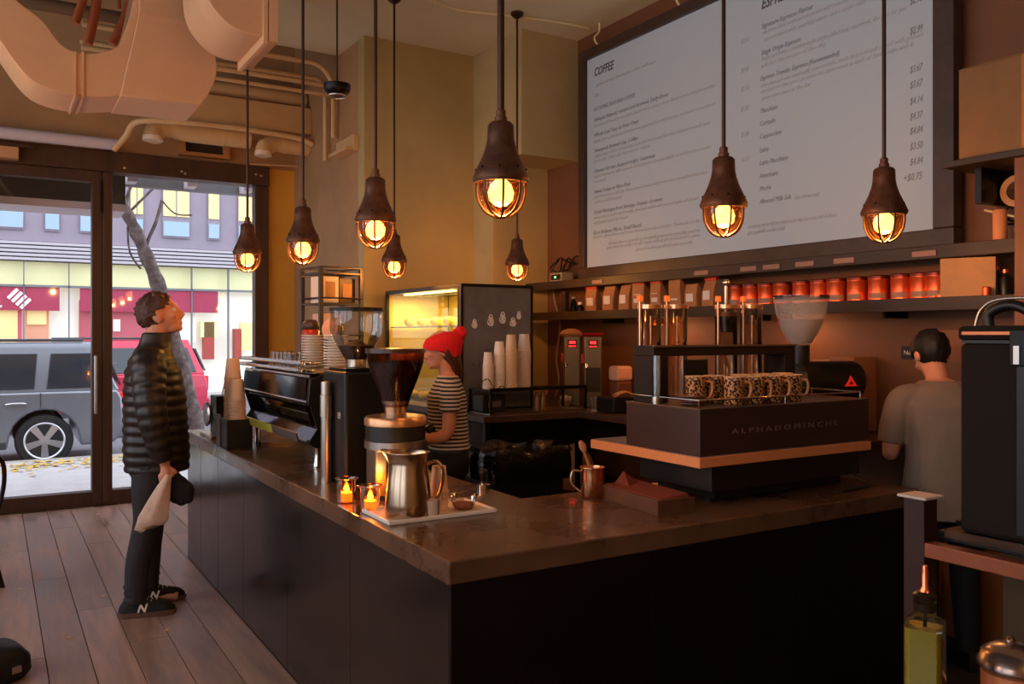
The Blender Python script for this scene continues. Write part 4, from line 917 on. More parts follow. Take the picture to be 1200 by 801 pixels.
# wire gallery rail round the box top
gz = zt0 + .03
pts = [(.03, ybk - .02, gz), (.03, .035, gz), (BW - .03, .035, gz), (BW - .03, ybk - .02, gz)]
MB().tube(pts, .004, 8).build('gallery_rail', CHROME, br, 60)
for p_ in ((.03, .3), (.03, .035), (BW * .5, .035), (BW - .03, .035), (BW - .03, .3)): MB().tube([(p_[0], p_[1], zt0), (p_[0], p_[1], gz)], .004, 6).build('rail_post', CHROME, br, 60)
tag(MB().tube(smooth_path([(X1 - .05, 2.62, ZK + .10), (X1 + .04, 2.60, ZK + .09), (X1 + .09, 2.58, ZK + .03), (X1 + .05, 2.5, ZK + .008), (X1 - .02, 2.42, ZK + .008), (X1 - .25, 2.38, ZK + .008)], 6), .006, 8).build('power_cable', BLACK, None, 60), 'black power cable looping out from under the brown brewer', 'cable')
# patterned mugs
def patterned(name, c1, c2):
    m = mat(name, c1, .35); n = m.node_tree.nodes; l = m.node_tree.links
    tc = n.new('ShaderNodeTexCoord'); vo = n.new('ShaderNodeTexVoronoi'); vo.inputs['Scale'].default_value = 90; vo.distance = 'CHEBYCHEV'
    nz = n.new('ShaderNodeTexNoise'); nz.inputs['Scale'].default_value = 110
    l.new(tc.outputs['Object'], vo.inputs[0]); l.new(tc.outputs['Object'], nz.inputs[0])
    ad = n.new('ShaderNodeMath'); ad.operation = 'ADD'; l.new(vo.outputs['Distance'], ad.inputs[0]); l.new(nz.outputs['Fac'], ad.inputs[1])
    cr_ = n.new('ShaderNodeValToRGB'); cr_.color_ramp.interpolation = 'CONSTANT'
    cr_.color_ramp.elements[0].color = rgb(c2); cr_.color_ramp.elements[1].position = .94; cr_.color_ramp.elements[1].color = rgb(c1)
    l.new(ad.outputs[0], cr_.inputs[0]); l.new(cr_.outputs[0], n['Principled BSDF'].inputs['Base Color']); return m
MUGP = patterned('patterned_mug', (206, 146, 92), (44, 26, 18))
mug = thing('patterned_mug', 'brown and black patterned mug in the front row on the brewer', 'mug', (0, 0, 0), R(-40), 'patterned mugs on the brewer')
b_ = MB().lathe([(.0, .003), (.036, .0), (.039, .004), (.041, .10), (.043, .112)], 26, cap=False).build('cup_wall', MUGP, mug, 50); so = b_.modifiers.new('wall', 'SOLIDIFY'); so.thickness = .0035
MB().tube(smooth_path([(.039, 0, .092), (.062, 0, .09), (.068, 0, .06), (.058, 0, .03), (.038, 0, .022)], 5), .006, 8).build('handle', mat('mug_handle', (200, 140, 88), .35), mug, 60)
MB().tube([(.0425 * math.cos(a), .0425 * math.sin(a), .113) for a in [2 * PI * k / 24 for k in range(24)]], .0025, 6, True).build('rim', mat('mug_rim', (220, 170, 120), .3), mug, 60)
zmg = ZK + zt0 + .001
fst = True
for (u, yy, lab) in ((860, .085, 0), (884, .085, 0), (906, .085, 0), (928, .085, 0), (815, .20, 1), (837, .20, 1), (868, .20, 1), (893, .20, 1), (917, .20, 1)):
    a = at(u, 450, Y=Y0 + yy)
    if fst: mug.location = (a.x, a.y, zmg); fst = False
    else: dup(mug, (a.x, a.y, zmg), R(-40 + random.uniform(-6, 6)), 'brown and black patterned mug in the rear row on the brewer' if lab else None)
for i, k in enumerate((0, 1, 2, 3)):
    o = MB().lathe([(.035, 0), (.055, .007), (.055, .01), (.0, .006)], 22).build('saucer', mat('dark_saucer', (120, 76, 60), .3), None, 50, loc=(X0 + .115, Y0 + .16, zmg + .0095 * k)); tag(o, 'dark saucer in the short stack on the brewer', 'saucer', 'saucers on the brewer')
# ================================================================ back bar
ZB1 = 1.03
bb = thing('back_counter', 'dark L shaped back counter along the bar walls', 'counter', (0, 0, 0))
MB().prism([(2.78, 4.93), (3.55, 4.93), (3.55, 2.78), (4.295, 2.78), (4.295, 6.44), (3.74, 6.44), (3.74, 6.70), (2.78, 6.70)], 'z', .985, ZB1).build('worktop', mat('dark_worktop', (70, 50, 40), .35, var=.2, scale=5), bb, 0, .004)
CAB_M = mat('dark_cabinet', (40, 30, 26), .6, var=.2, scale=5)
bx('low_shelf', CAB_M, 2.83, 4.28, 5.05, 6.4, .40, .43, bb); bx('low_shelf', CAB_M, 3.62, 4.28, 2.85, 5.05, .40, .43, bb)
bx('leg', BLACKM, 3.56, 3.60, 4.95, 4.99, 0, .985, bb); bx('leg', BLACKM, 3.56, 3.60, 2.82, 2.86, 0, .985, bb); bx('leg', BLACKM, 2.80, 2.84, 4.95, 4.99, 0, .985, bb)
bx('side_panel', CAB_M, 2.80, 2.82, 5.0, 6.66, 0, .985, bb); bx('back_panel', CAB_M, 2.84, 3.7, 6.3, 6.32, .43, .985, bb)
# pastry case: glass side to the aisle, chalkboard end towards the counter
pc = thing('pastry_case', 'lit glass pastry case with a chalkboard end panel', 'display case', (2.80, 5.30, ZB1))
CW, CL, CH = .60, 1.34, .905
CF = mat('case_frame', (34, 28, 24), .4, .5); CHALK = mat('chalkboard', (100, 96, 98), .8, var=.22, scale=5)
bx('base', CF, 0, CW, .02, CL, 0, .03, pc); bx('top', CF, 0, CW, .02, CL, CH - .03, CH, pc, .003)
for x, y in ((0, .02), (0, CL - .025), (CW - .025, CL - .025)): bx('post', CF, x, x + .025, y, y + .025, .03, CH - .03, pc)
bx('side_glass', pane('case_glass', (255, 250, 230), .03), .004, .010, .045, CL - .025, .03, CH - .03, pc); bx('rear_panel', mat('case_back', (220, 190, 96), .5), CW - .02, CW, .045, CL - .025, .03, CH - .03, pc)
bx('end_panel_far', mat('case_back', (214, 190, 120)), .025, CW - .025, CL - .02, CL, .03, CH - .03, pc)
cb = bx('chalkboard_panel', CHALK, .0, CW, 0, .02, 0, CH, pc)
for q in ((0, CW, CH - .022, CH), (0, CW, 0, .022), (0, .018, .022, CH - .022), (CW - .018, CW, .022, CH - .022)): bx('frame', BLACKM, q[0], q[1], -.008, 0, q[2], q[3], cb)
CK = mat('chalk_white', (214, 210, 210), .9)
for (u, v, w_, h_) in ((556, 379, 7, 10), (575, 375, 9, 13), (589, 372, 9, 13), (601, 377, 9, 10), (608, 369, 6, 9)):
    a = at(u, v, Y=5.30); cx_, cz_ = a.x - 2.80, a.z - ZB1; rw, rh = w_ * .0031, h_ * .0031
    for kx, kz, kr in ((0, .45, .55), (-.35, -.35, .55), (.4, -.3, .45), (.1, .05, .4), (-.2, .3, .3), (.3, -.7, .3), (-.1, -.6, .4)):
        MB().tube([(cx_ + rw * (kx + kr * math.cos(q)), -.002, cz_ + rh * (kz + kr * math.sin(q))) for q in [2 * PI * j / 14 for j in range(14)]], (.0035), 6, True).build('chalk_drawing', CK, cb)
    MB().box(cx_ - rw * .3, cx_ + rw * .2, -.0015, 0, cz_ - rh * .2, cz_ + rh * .3).build('chalk_fill', mat('chalk_smear', (150, 146, 146), .9), cb)
bx('latch', STEEL, .10, .13, -.02, 0, .33, .345, cb)
for z in (.32, .60): bx('glass_shelf', GLASS, .03, CW - .03, .06, CL - .05, z, z + .008, pc); bx('shelf_edge', STEEL, .024, .03, .06, CL - .05, z - .003, z + .010, pc)
for y in (.45, .9): bx('light_strip', mat('case_light', (255, 240, 190), .4, emis=(255, 225, 150), estr=5), .06, .10, y - .2, y + .2, CH - .045, CH - .031, pc)
bx('price_card', mat('pale_blue_card', (170, 210, 215), .6), .02, .023, .06, .30, .36, .56, pc)
bx('lower_skirt', mat('cream_skirt', (196, 164, 116), .5), -.012, 0, .05, CL - .02, -.01, .03, pc)
ld = bpy.data.lights.new('case_light', 'AREA'); ld.energy = 16; ld.color = (1, .80, .34); ld.shape = 'RECTANGLE'; ld.size = .08; ld.size_y = 1.0
lo = bpy.data.objects.new('case_light', ld); COL.objects.link(lo); lo.parent = pc; lo.location = (.2, .65, CH - .05)
PAS = mat('golden_pastry', (232, 190, 60), .6, var=.2, scale=20, bump=.3)
fst = None
def pastry(x, y, z, sx, sy, sz):
    global fst
    if fst is None:
        fst = MB().ball((0, 0, .03), (.05, .045, .03), 12, 8).build('pastry', PAS, None, 60, loc=(x, y, z)); tag(fst, 'golden round pastry heaped in the lit case', 'pastry', 'pastries in the glass case')
        return
    o = dup(fst, (x, y, z), random.random() * 3); o.scale = (sx, sy, sz)
for sh, zz0 in ((0, ZB1 + .031), (1, ZB1 + .329), (2, ZB1 + .609)):
    for j in range(9):
        pastry(2.92 + .11 * (j % 2) + (.0 if sh else .02), 5.47 + j * .118, zz0, 1 + .2 * random.random(), 1, 1 + .3 * random.random())
    if sh == 1:
        for j in range(4): pastry(2.97, 5.72 + j * .105, zz0 + .062, 1, 1, 1)
# two tier wire rack with the cup stacks
ck = thing('cup_rack', 'low black metal rack holding cup stacks before the chalkboard', 'rack', (2.84, 4.95, ZB1))
RW = .80
bx('lower_tray', STEEL, 0, RW, .01, .30, .004, .012, ck); bx('front_edge', mat('steel_edge', (150, 130, 115), .25, .9), 0, RW, .0, .01, 0, .018, ck)
bx('upper_shelf', BLACKM, 0, RW, .01, .30, .165, .172, ck); bx('upper_rail', BLACKM, 0, RW, 0, .012, .160, .185, ck)
for x in (0, RW - .015):
    for y in (0, .285): bx('post', BLACKM, x, x + .015, y, y + .015, .012, .165, ck)
ZU = ZB1 + .1725
for (u, y, z, n, rt, rb, hh, st, m, lab) in (
        (572, 5.10, ZU, 14, .036, .026, .095, .012, PCUPW, 'small white paper cup in the shortest stack on the rack'),
        (585, 5.10, ZU, 19, .040, .029, .10, .0125, PCUPW, 'white paper cup in the stack between short and tall ones'),
        (599, 5.06, ZU, 22, .041, .030, .11, .0125, mat('cream_cup', (214, 188, 156), .6), 'cream paper cup in the tall stack on the rack'),
        (614, 5.10, ZU, 20, .047, .034, .12, .0135, mat('clear_cup', (226, 214, 208), .3, alpha=.75), 'clear plastic cup in the wide tall stack on the rack')):
    a = at(u, 450, Y=y); cup_stack(a.x, y, z, n, lab, m, rt, rb, hh, st)
a = at(570, 475, Y=5.08)
t = thing('card_terminal', 'small black box with white lettering on the rack lower tray', 'box', (a.x + .03, 5.08, ZB1 + .0125)); bx('case', BLACK, -.09, .09, -.06, .08, 0, .12, t, .012); bx('screen', mat('dim_screen', (90, 90, 96), .3), -.05, .05, -.063, -.06, .04, .08, t)
for u in (629, 636): 
    a = at(u, 470, Y=5.05); o = MB().lathe([(.02, 0), (.022, .09), (.012, .11), (.012, .13)], 14).build('syrup_bottle', mat('dim_glass', (120, 96, 80), .2), None, 50, loc=(a.x, 5.05, ZB1 + .0125)); tag(o, 'small dim bottle on the rack lower tray', 'bottle', 'bottles in the cup rack')
tag(MB().tube(smooth_path([at(565, 447, Y=5.0), at(572, 444, Y=5.0), at(580, 456, Y=4.99), at(588, 452, Y=4.99), at(594, 457, Y=4.99)], 5), .003, 6).build('wire_whisk', BLACKM, None, 60), 'thin black wire bent before the small paper cups', 'wire')
# hot water towers
for i, (u, lab) in enumerate(((670, 'steel hot water tower with red display and a folded bag on top'), (694, 'steel hot water tower with red display and a red dish on top'))):
    a = at(u, 440, X=3.86)
    t = thing('water_tower', lab, 'water boiler', (a.x, a.y, ZB1), R(-33))
    bx('housing', mat('tower_steel', (112, 102, 88), .35, .7), -.062, .062, -.10, .10, .0, .53, t, .006)
    bx('display', BLACK, -.035, .035, -.104, -.10, .445, .505, t); 
    for k in range(2): bx('digit', mat('red_led', (255, 40, 40), .4, emis=(255, 30, 34), estr=5), -.022 + .024 * k, -.002 + .024 * k, -.107, -.104, .475, .495, t)
    for k in range(4): bx('digit_row', mat('red_led', (255, 40, 40)), -.027 + .015 * k, -.018 + .015 * k, -.107, -.104, .452, .460, t)
    bx('dark_door', mat('dark_steel', (60, 56, 48), .3, .7) if i else mat('tower_steel', (150, 138, 118)), -.055, .055, -.103, -.10, .12, .30, t)
    MB().tube(smooth_path([(-.05, -.10, .32), (-.05, -.15, .325), (-.05, -.16, .30)], 4), .010, 8).build('spout', CHROME, t, 60); bx('red_lever', REDP, -.085, -.063, -.06, -.02, .33, .40, t, .004)
    tz = ZB1 + .531
    if i == 0:
        MB_ = MB().rings([[Vector((.09 * sx * cx_, .07 * sx * cy_, z)) for cx_, cy_ in ((-1, -.6), (-.4, -1), (.6, -.9), (1, -.2), (.9, .7), (.1, 1), (-.8, .8))] for sx, z in ((.9, 0), (1.05, .02), (.8, .045), (.3, .06))])
        tag(MB_.build('folded_bag', KRAFT, None, 40, loc=(a.x, a.y, tz)), 'crumpled tan paper bag lying on a hot water tower', 'bag')
    else:
        t2 = thing('red_dish', 'shallow red dish on top of a hot water tower', 'dish', (a.x, a.y, tz)); MB().lathe([(.0, .0), (.05, .0), (.09, .02), (.095, .026), (.085, .024), (.045, .008), (.0, .008)], 26).build('dish_bowl', REDP, t2, 50); MB().lathe([(.04, 0), (.04, .0015)], 20).build('dish_foot', REDP, t2)
# small things around them
a = at(662, 470, X=3.72)
t = thing('filter_bowl', 'bowl of white crumpled coffee filters on the back counter', 'bowl', (a.x, a.y, ZB1)); MB().lathe([(.0, 0), (.03, 0), (.055, .04), (.058, .043)], 20, cap=False).build('bowl_wall', mat('wicker', (180, 140, 100), .7), t, 50)
fm = MB()
for j in range(10): fm.ball((random.uniform(-.03, .03), random.uniform(-.03, .03), .05 + random.uniform(0, .02)), (.022, .018, .02), 8, 5, Matrix.Rotation(random.random(), 3, 'X').to_4x4())
fm.build('filters', PAPER, t, 30)
a = at(697, 472, X=3.66)
t = thing('water_glass', 'clear water glass standing before the towers', 'glass', (a.x, a.y, ZB1)); MB().lathe([(.0, .003), (.028, .003), (.034, .10)], 18, cap=False).build('glass', GLASS, t, 50); MB().lathe([(.0, .0), (.029, .0), (.028, .008), (0, .008)], 18).build('base', mat('glass_base', (220, 190, 160)), t, 50)
a = at(722, 470, X=3.75)
t = thing('knock_box', 'black knock box with a tan folded cloth on the back counter', 'knock box', (a.x, a.y, ZB1)); bx('tub', BLACK, -.10, .10, -.10, .10, 0, .11, t, .012); MB().tube(smooth_path([(-.08, -.09, .125), (0, -.09, .145), (.07, -.085, .12)], 4), [(.03, .012)] * 9, 8).build('folded_cloth', mat('tan_cloth', (186, 130, 84), .9), t, 50)
a = at(727, 440, X=4.02)
t = thing('blender_jug', 'cloudy container of cream topped mix behind the knock box', 'jug', (a.x, a.y, ZB1)); bx('jug_body', mat('cloudy_brown', (110, 66, 46), .3), -.07, .07, -.06, .06, 0, .2, t, .02); bx('cream_top', mat('cream_mix', (210, 160, 130), .6), -.072, .072, -.062, .062, .2, .31, t, .02)
ld = bpy.data.lights.new('shelf_lamp', 'POINT'); ld.energy = 3; ld.color = (1, .42, .15); ld.shadow_soft_size = .04
t = thing('shelf_lamp', 'small copper under shelf lamp over the back counter', 'lamp', (4.10, 4.72, 1.703)); MB().lathe([(.0, .0), (.03, -.002), (.045, -.04), (.05, -.055), (.046, -.055), (.03, -.01), (.0, -.008)], 20).build('lamp_shade', COPPER, t, 40); MB().ball((0, 0, -.028), .016, 10, 7).build('bulb', mat('glowing_bulb', (255, 220, 150)), t, 60)
lo = bpy.data.objects.new('lamp_light', ld); COL.objects.link(lo); lo.parent = t; lo.location = (0, 0, -.075)
ld2 = ld.copy(); ld2.energy = 2.5
t2 = dup(t, (4.10, 3.55, 1.703), None, 'added small copper under shelf lamp above the drum grinder')  # second lamp is invented, added for extra glow along the wall
for c_ in t2.children:
    if c_.type == 'LIGHT': c_.data = ld2
# drum grinder with frosted hopper
t = thing('drum_grinder', 'black horizontal drum grinder with frosted hopper and red triangle', 'coffee grinder', (3.80, 3.03, ZB1), R(-14))
M_ = Matrix.Translation((0, 0, .30)) @ Matrix.Rotation(R(90), 4, 'Y')
GB = mat('drum_black', (26, 24, 24), .35)
MB().lathe([(.0, -.20), (.085, -.20), (.105, -.18), (.105, .17), (.095, .19), (.0, .19)], 32, M=M_).build('drum', GB, t, 40)
bx('pedestal', GB, -.13, .13, -.09, .11, 0, .20, t, .015); bx('foot_plate', GB, -.16, .16, -.13, .15, 0, .02, t, .006)
HX = -.15
MB().lathe([(.045, .37), (.045, .49)], 22, (HX, 0, 0)).build('neck', GB, t, 40)
fr = mat('frosted_hopper', (206, 200, 200), .3, alpha=.33)
MB().lathe([(.05, .49), (.06, .50), (.10, .575), (.128, .66), (.138, .745)], 32, (HX, 0, 0), cap=False).build('hopper', fr, t, 50)
MB().lathe([(.0, .495), (.05, .50), (.09, .57), (.110, .625), (.0, .63)], 28, (HX, 0, 0)).build('beans', mat('pale_beans', (150, 136, 130), .7, var=.1, scale=50), t, 50)
MB().lathe([(.142, .735), (.145, .745), (.145, .752), (.0, .754)], 32, (HX, 0, 0)).build('hopper_lid', pane('lid_plastic', (235, 235, 235), .15), t, 50)
MB().add([(.045, -.108, .275), (.045 + .075, -.108, .275), (.0825, -.104, .33), (.045, -.100, .275), (.12, -.1, .275), (.0825, -.096, .33)], [(0, 1, 2), (3, 5, 4), (0, 2, 5, 3), (1, 4, 5, 2), (0, 3, 4, 1)]).build('red_triangle', mat('red_mark', (220, 50, 40), .4, emis=(220, 40, 30), estr=.3), t)
MB().add([(.070, -.110, .285), (.095, -.110, .285), (.0825, -.108, .305), (.07, -.107, .285), (.095, -.107, .285), (.0825, -.105, .305)], [(0, 1, 2), (3, 5, 4), (0, 2, 5, 3), (1, 4, 5, 2), (0, 3, 4, 1)]).build('triangle_spot', mat('dark_red_spot', (120, 16, 14), .5), t)
# cartons and sign below the shelf
for u, w_, h_, m, lab in ((975, .12, .24, CARD, 'cream carton behind the drum grinder'), (1000, .16, .26, mat('tan_carton', (150, 100, 66), .8), 'tan carton with dark print behind the drum grinder'), (946, .16, .20, mat('brown_carton', (110, 70, 48), .8), 'brown carton beside the frosted hopper')):
    a = at(u, 430, X=4.18); t = thing('carton', lab, 'carton', (a.x, a.y, ZB1)); bx('box', m, -.10, .10, -w_ / 2, w_ / 2, 0, h_ + .16, t, .003); bx('print', BLACK, -.103, -.10, -.03, .03, h_ * .9, h_, t)
a = at(1076, 413, X=XW - .01)
t = thing('wall_sign', 'small black sign with white lettering on the amber wall', 'sign', (XW, a.y, a.z)); bx('plate', BLACK, -.012, 0, -.12, .10, -.035, .035, t); text('No Smoking', 'sign_text', WHITE, t, (-.013, .085, -.012), AX_WX, .035)
tag(bx('door_panel', mat('amber_door', (150, 92, 52), .5, var=.15, scale=5), 4.27, XW - .003, 2.15, 2.72, 0, 1.60, None, .002), 'low amber wooden panel on the wall behind the bending barista', 'panel')
# standing wire rack by the brown wall
RKm = mat('rack_iron', (74, 66, 64), .4, .6)
rq = at(376, 390, D=6.35)
rk = thing('shelf_rack', 'dark iron standing rack against the brown wall', 'rack', (rq.x, rq.y, 0), R(9))
for x in (0, .34):
    for y in (0, .30): bx('post', RKm, x - .014, x + .014, y - .014, y + .014, 0, 2.08, rk)
for z in (.45, 1.0, 1.52, 1.80, 2.03):
    bx('shelf', RKm, -.012, .352, -.012, .312, z, z + .012, rk)
    for y in (-.012, .296): MB().tube([(0, y, z + .05), (.34, y, z + .05)], .007, 6).build('rail', RKm, rk, 60)
    for x in (0, .34): MB().tube([(x, 0, z + .05), (x, .3, z + .05)], .007, 6).build('rail', RKm, rk, 60)
RM = Matrix.Translation((rq.x, rq.y, 0)) @ Matrix.Rotation(R(9), 4, 'Z')
for i, (x, y, z, m, h_, lab) in enumerate(((.10, .13, 1.815, PAPER, .20, 'white carton standing on the rack middle shelf'), (.255, .15, 1.815, BROWNWOOD, .19, 'dark brown carton standing on the rack middle shelf'), (.13, .16, 1.535, mat('pale_rose', (200, 170, 160), .6), .2, 'pale carton on the rack lower visible shelf'))):
    p_ = RM @ Vector((x, y, z)); t = thing('carton', lab, 'carton', p_, R(9)); bx('box', m, -.07, .07, -.09, .09, 0, h_, t, .003); bx('label', CARD, -.04, .04, -.093, -.09, .04, h_ - .04, t)
p_ = RM @ Vector((.08, .02, 1.535)); 
# jar and round board on top of the saucer stacks' back side of the machine
q = at(363, 398, X=1.66); zc_ = ztop
t = thing('storage_jar', 'red filled glass jar with dark lid behind the saucer stacks', 'jar', (1.70, q.y * 1.02, zc_)); MB().lathe([(.0, 0), (.05, 0), (.055, .02), (.055, .21), (.045, .225)], 22).build('jar_body', mat('red_jam', (170, 50, 30), .25), t, 50); MB().lathe([(.05, .225), (.054, .23), (.052, .262), (.034, .282), (.0, .286)], 22).build('lid', mat('dark_lid', (60, 42, 36), .4), t, 50)
t = thing('round_board', 'round peach wooden board standing behind the saucer stacks', 'board', (1.74, at(384, 398, X=1.72).y, zc_)); MB().lathe([(.0, -.01), (.062, -.01), (.064, 0), (.062, .01), (.0, .01)], 28, M=Matrix.Translation((0, 0, .225)) @ Matrix.Rotation(R(-60), 4, 'Z') @ Matrix.Rotation(R(84), 4, 'X')).build('disc', mat('peach_wood', (220, 150, 104), .5, var=.1, scale=14), t, 50); bx('stand', BLACKM, -.04, .04, -.03, .03, 0, .165, t, .004)
# waste bin with black liner
t = thing('waste_bin', 'tall black waste bin with a shiny black liner', 'bin', (2.75, 4.52, 0))
BAGM = mat('bin_liner', (16, 16, 17), .18, bump=.8, bscale=14, coat=.4)
bx('tub', BLACK, -.24, .24, -.22, .22, 0, .80, t, .02)
rs = []
for z, k_ in ((.70, 1.04), (.78, 1.07), (.86, 1.05), (.885, 1.0), (.86, .93), (.80, .90)):
    ring = []
    for j in range(40):
        a = 2 * PI * j / 40; cx_, sy_ = math.cos(a), math.sin(a); m_ = max(abs(cx_), abs(sy_)); wob = 1 + .03 * math.sin(7 * a + z * 9) + .02 * math.sin(13 * a)
        ring.append(Vector((.245 * k_ * cx_ / m_ * wob, .225 * k_ * sy_ / m_ * wob, z + .02 * math.sin(5 * a) * (z > .8))))
    rs.append(ring)
MB().rings(rs).build('liner', BAGM, t, 60)
# sacks, rolls and boxes under the back counter
for i, (x, y, z, kind) in enumerate(((3.72, 5.16, .432, 0), (3.38, 5.25, .432, 1), (3.66, 5.52, .432, 0), (3.40, 5.48, .432, 1), (3.85, 4.6, .001, 2), (3.85, 4.05, .001, 2), (3.85, 5.12, .001, 0), (3.50, 5.30, .001, 0))):
    if kind == 0:
        o = MB().rings([[Vector((.14 * s_ * math.cos(a) * (1 + .1 * math.sin(3 * a + i)), .12 * s_ * math.sin(a) * (1 + .1 * math.sin(4 * a)), zz_)) for a in [2 * PI * j / 18 for j in range(18)]] for s_, zz_ in ((.85, 0), (1.05, .06), (1.0, .16), (.7, .25), (.35, .29), (.5, .33))]).build('flour_sack', mat('sackcloth', (196, 162, 132), .9, var=.2, scale=8, bump=.4), None, 60, loc=(x, y, z)); tag(o, 'tan cloth sack stowed under the back counter', 'sack', 'sacks under the back counter')
    elif kind == 1:
        t = thing('paper_roll', 'rolled paper towel lying under the back counter', 'paper roll', (x, y, z), R(20), 'paper rolls under the back counter')
        MB().lathe([(.02, -.13), (.065, -.13), (.065, .13), (.02, .13)], 22, M=Matrix.Translation((0, 0, .066)) @ Matrix.Rotation(R(90), 4, 'Y'), cap=False).build('roll', mat('grey_towel', (180, 156, 136), .9), t, 40); MB().tube([(-.131, 0, .066), (.131, 0, .066)], .021, 12).build('core', CARD, t, 40)
    else:
        t = thing('stock_crate', 'brown stock crate on the floor under the back counter', 'crate', (x, y, z), 0, 'crates under the back counter'); bx('crate_body', KRAFT, -.18, .18, -.16, .16, 0, .24, t, .006); bx('lid_strip', CARD, -.182, .182, -.03, .03, .24, .244, t)
# power socket plate on the cabinet
t = thing('socket_plate', 'brass socket plate on the bar cabinet back', 'socket', (3.36, 5.95, .82)); bx('plate', mat('brass', (170, 120, 60), .35, .8), -.04, .04, -.012, 0, -.06, .06, t, .004); bx('holes', BLACK, -.012, .012, -.014, -.012, -.02, .02, t)
bx('mount', CAB_M, -.05, .05, 0, .35, -.07, .07, t)
# ================================================================ self-serve station and foreground
st = thing('serving_station', 'dark wooden station carrying the black beverage carriers', 'stand', (2.10, 1.42, 0))
SW = mat('station_wood', (54, 25, 17), .45, var=.3, scale=9, stretch=(1, 1, .12))
def sbx(n_, m, *a): return bx(n_, m, *a, st, .003)
pz = at(1105, 577, D=2.36).z
sbx('post', SW, .0, .06, -.06, .0, 0, pz); sbx('post_cap', mat('pale_cap', (196, 180, 172), .5), -.012, .072, -.072, .012, pz, pz + .008)
sbx('post', SW, .62, .68, -.06, .0, 0, pz); sbx('post', SW, .0, .06, -1.5, -1.44, 0, pz); sbx('post', SW, .62, .68, -1.5, -1.44, 0, pz)
sbx('top_board', mat('station_black', (22, 18, 16), .3), .06, .62, -1.44, -.06, pz - .11, pz - .085)
sbx('front_bar', mat('bar_wood', (140, 74, 42), .45, var=.3, scale=9), .0, .045, -1.44, -.06, pz - .15, pz - .112)
sbx('low_shelf', SW, .0, .66, -1.44, -.06, .55, .58); sbx('side_board', mat('olive_board', (70, 54, 30), .6), .30, .33, -.30, -.10, .58, pz - .15)
zt_ = pz - .084
st_tray = thing('drip_mat', 'clear edged black drip mat under the beverage carriers', 'mat', (2.16, 0.70, zt_)); bx('mat_pad', BLACK, -.06, .46, -.62, .60, 0, .006, st_tray); bx('mat_edge', pane('clear_edge', (230, 225, 220), .3), -.066, -.06, -.62, .60, 0, .02, st_tray)
CARR = mat('carrier_black', (30, 22, 18), .8, spec=.2, bump=.06, bscale=120)
def carrier(y1, y0, label):
    t = thing('beverage_carrier', label, 'beverage carrier', (2.16, (y0 + y1) / 2, zt_ + .0065), 0, 'black beverage carriers')
    hl = (y1 - y0) / 2; hh = at(1130, 402, D=2.2).z - zt_ - .0065
    bx('tank', CARR, 0, .44, -hl, hl, 0, hh, t, .012); bx('seal', BLACK, .004, .436, -hl + .004, hl - .004, hh, hh + .008, t)
    bx('lid', CARR, -.004, .444, -hl - .004, hl + .004, hh + .008, hh + .045, t, .01); bx('copper_line', mat('copper_trim', (190, 110, 70), .3, .8), -.006, -.004, -hl + .05, hl - .01, hh + .022, hh + .030, t)
    bx('rib', BLACK, -.006, 0, .0, .02, .02, hh - .01, t)
    la = bx('latch', BLACKM, -.022, -.004, -.008, .03, hh - .055, hh + .035, t, .003); bx('latch_tongue', STEEL, -.026, -.022, .004, .018, hh - .05, hh - .005, la)
    MB().tube(smooth_path([(.05, hl - .05, hh + .04), (.05, hl - .05, hh + .075), (.05, hl - .085, hh + .095), (.05, .05, hh + .095), (.05, .015, hh + .075), (.05, .015, hh + .04)], 5), [(.014, .014)] * 26, 10).build('handle', BLACK, t, 60)
    MB().tube(smooth_path([(.038, hl - .02, hh + .04), (.038, hl - .035, hh + .085), (.038, hl - .08, hh + .112), (.038, -.02, hh + .112), (.038, -.04, hh + .10)], 5), .004, 8).build('wire_bail', STEEL, t, 60)
    return t
carrier(1.30, .96, 'black latched beverage carrier at the wooden post end of the station'); carrier(.94, .60, 'black latched beverage carrier behind the first one on the station'); carrier(.58, .24, 'black latched beverage carrier at the hidden end of the station')
q = at(1116, 392, D=2.62)
t = thing('tap_ball', 'pinkish rounded tap cap poking out beside the carrier lid', 'tap', (0, 0, 0))
t.location = (2.30, 1.345, zt_); MB().lathe([(.02, 0), (.02, .35), (.028, .38), (.028, .42), (.012, .44), (.0, .45)], 16).build('tap_post', mat('pink_tap', (190, 120, 96), .4), t, 50)
bx('tap_foot', BLACKM, -.03, .03, -.03, .03, 0, .01, t)
# red bucket on lower shelf
t = thing('red_bucket', 'small dark red bucket on the station lower shelf', 'bucket', (2.28, 1.02, .58)); MB().lathe([(.0, 0), (.06, 0), (.075, .16), (.085, .165), (.085, .175), (.07, .17), (.055, .01), (0, .01)], 24).build('pail', mat('dark_red', (120, 20, 20), .4), t, 50); MB().tube(smooth_path([(0, -.08, .165), (-.06, -.04, .12), (-.06, .04, .12), (0, .08, .165)], 5), .003, 6).build('bail', STEEL, t, 60)
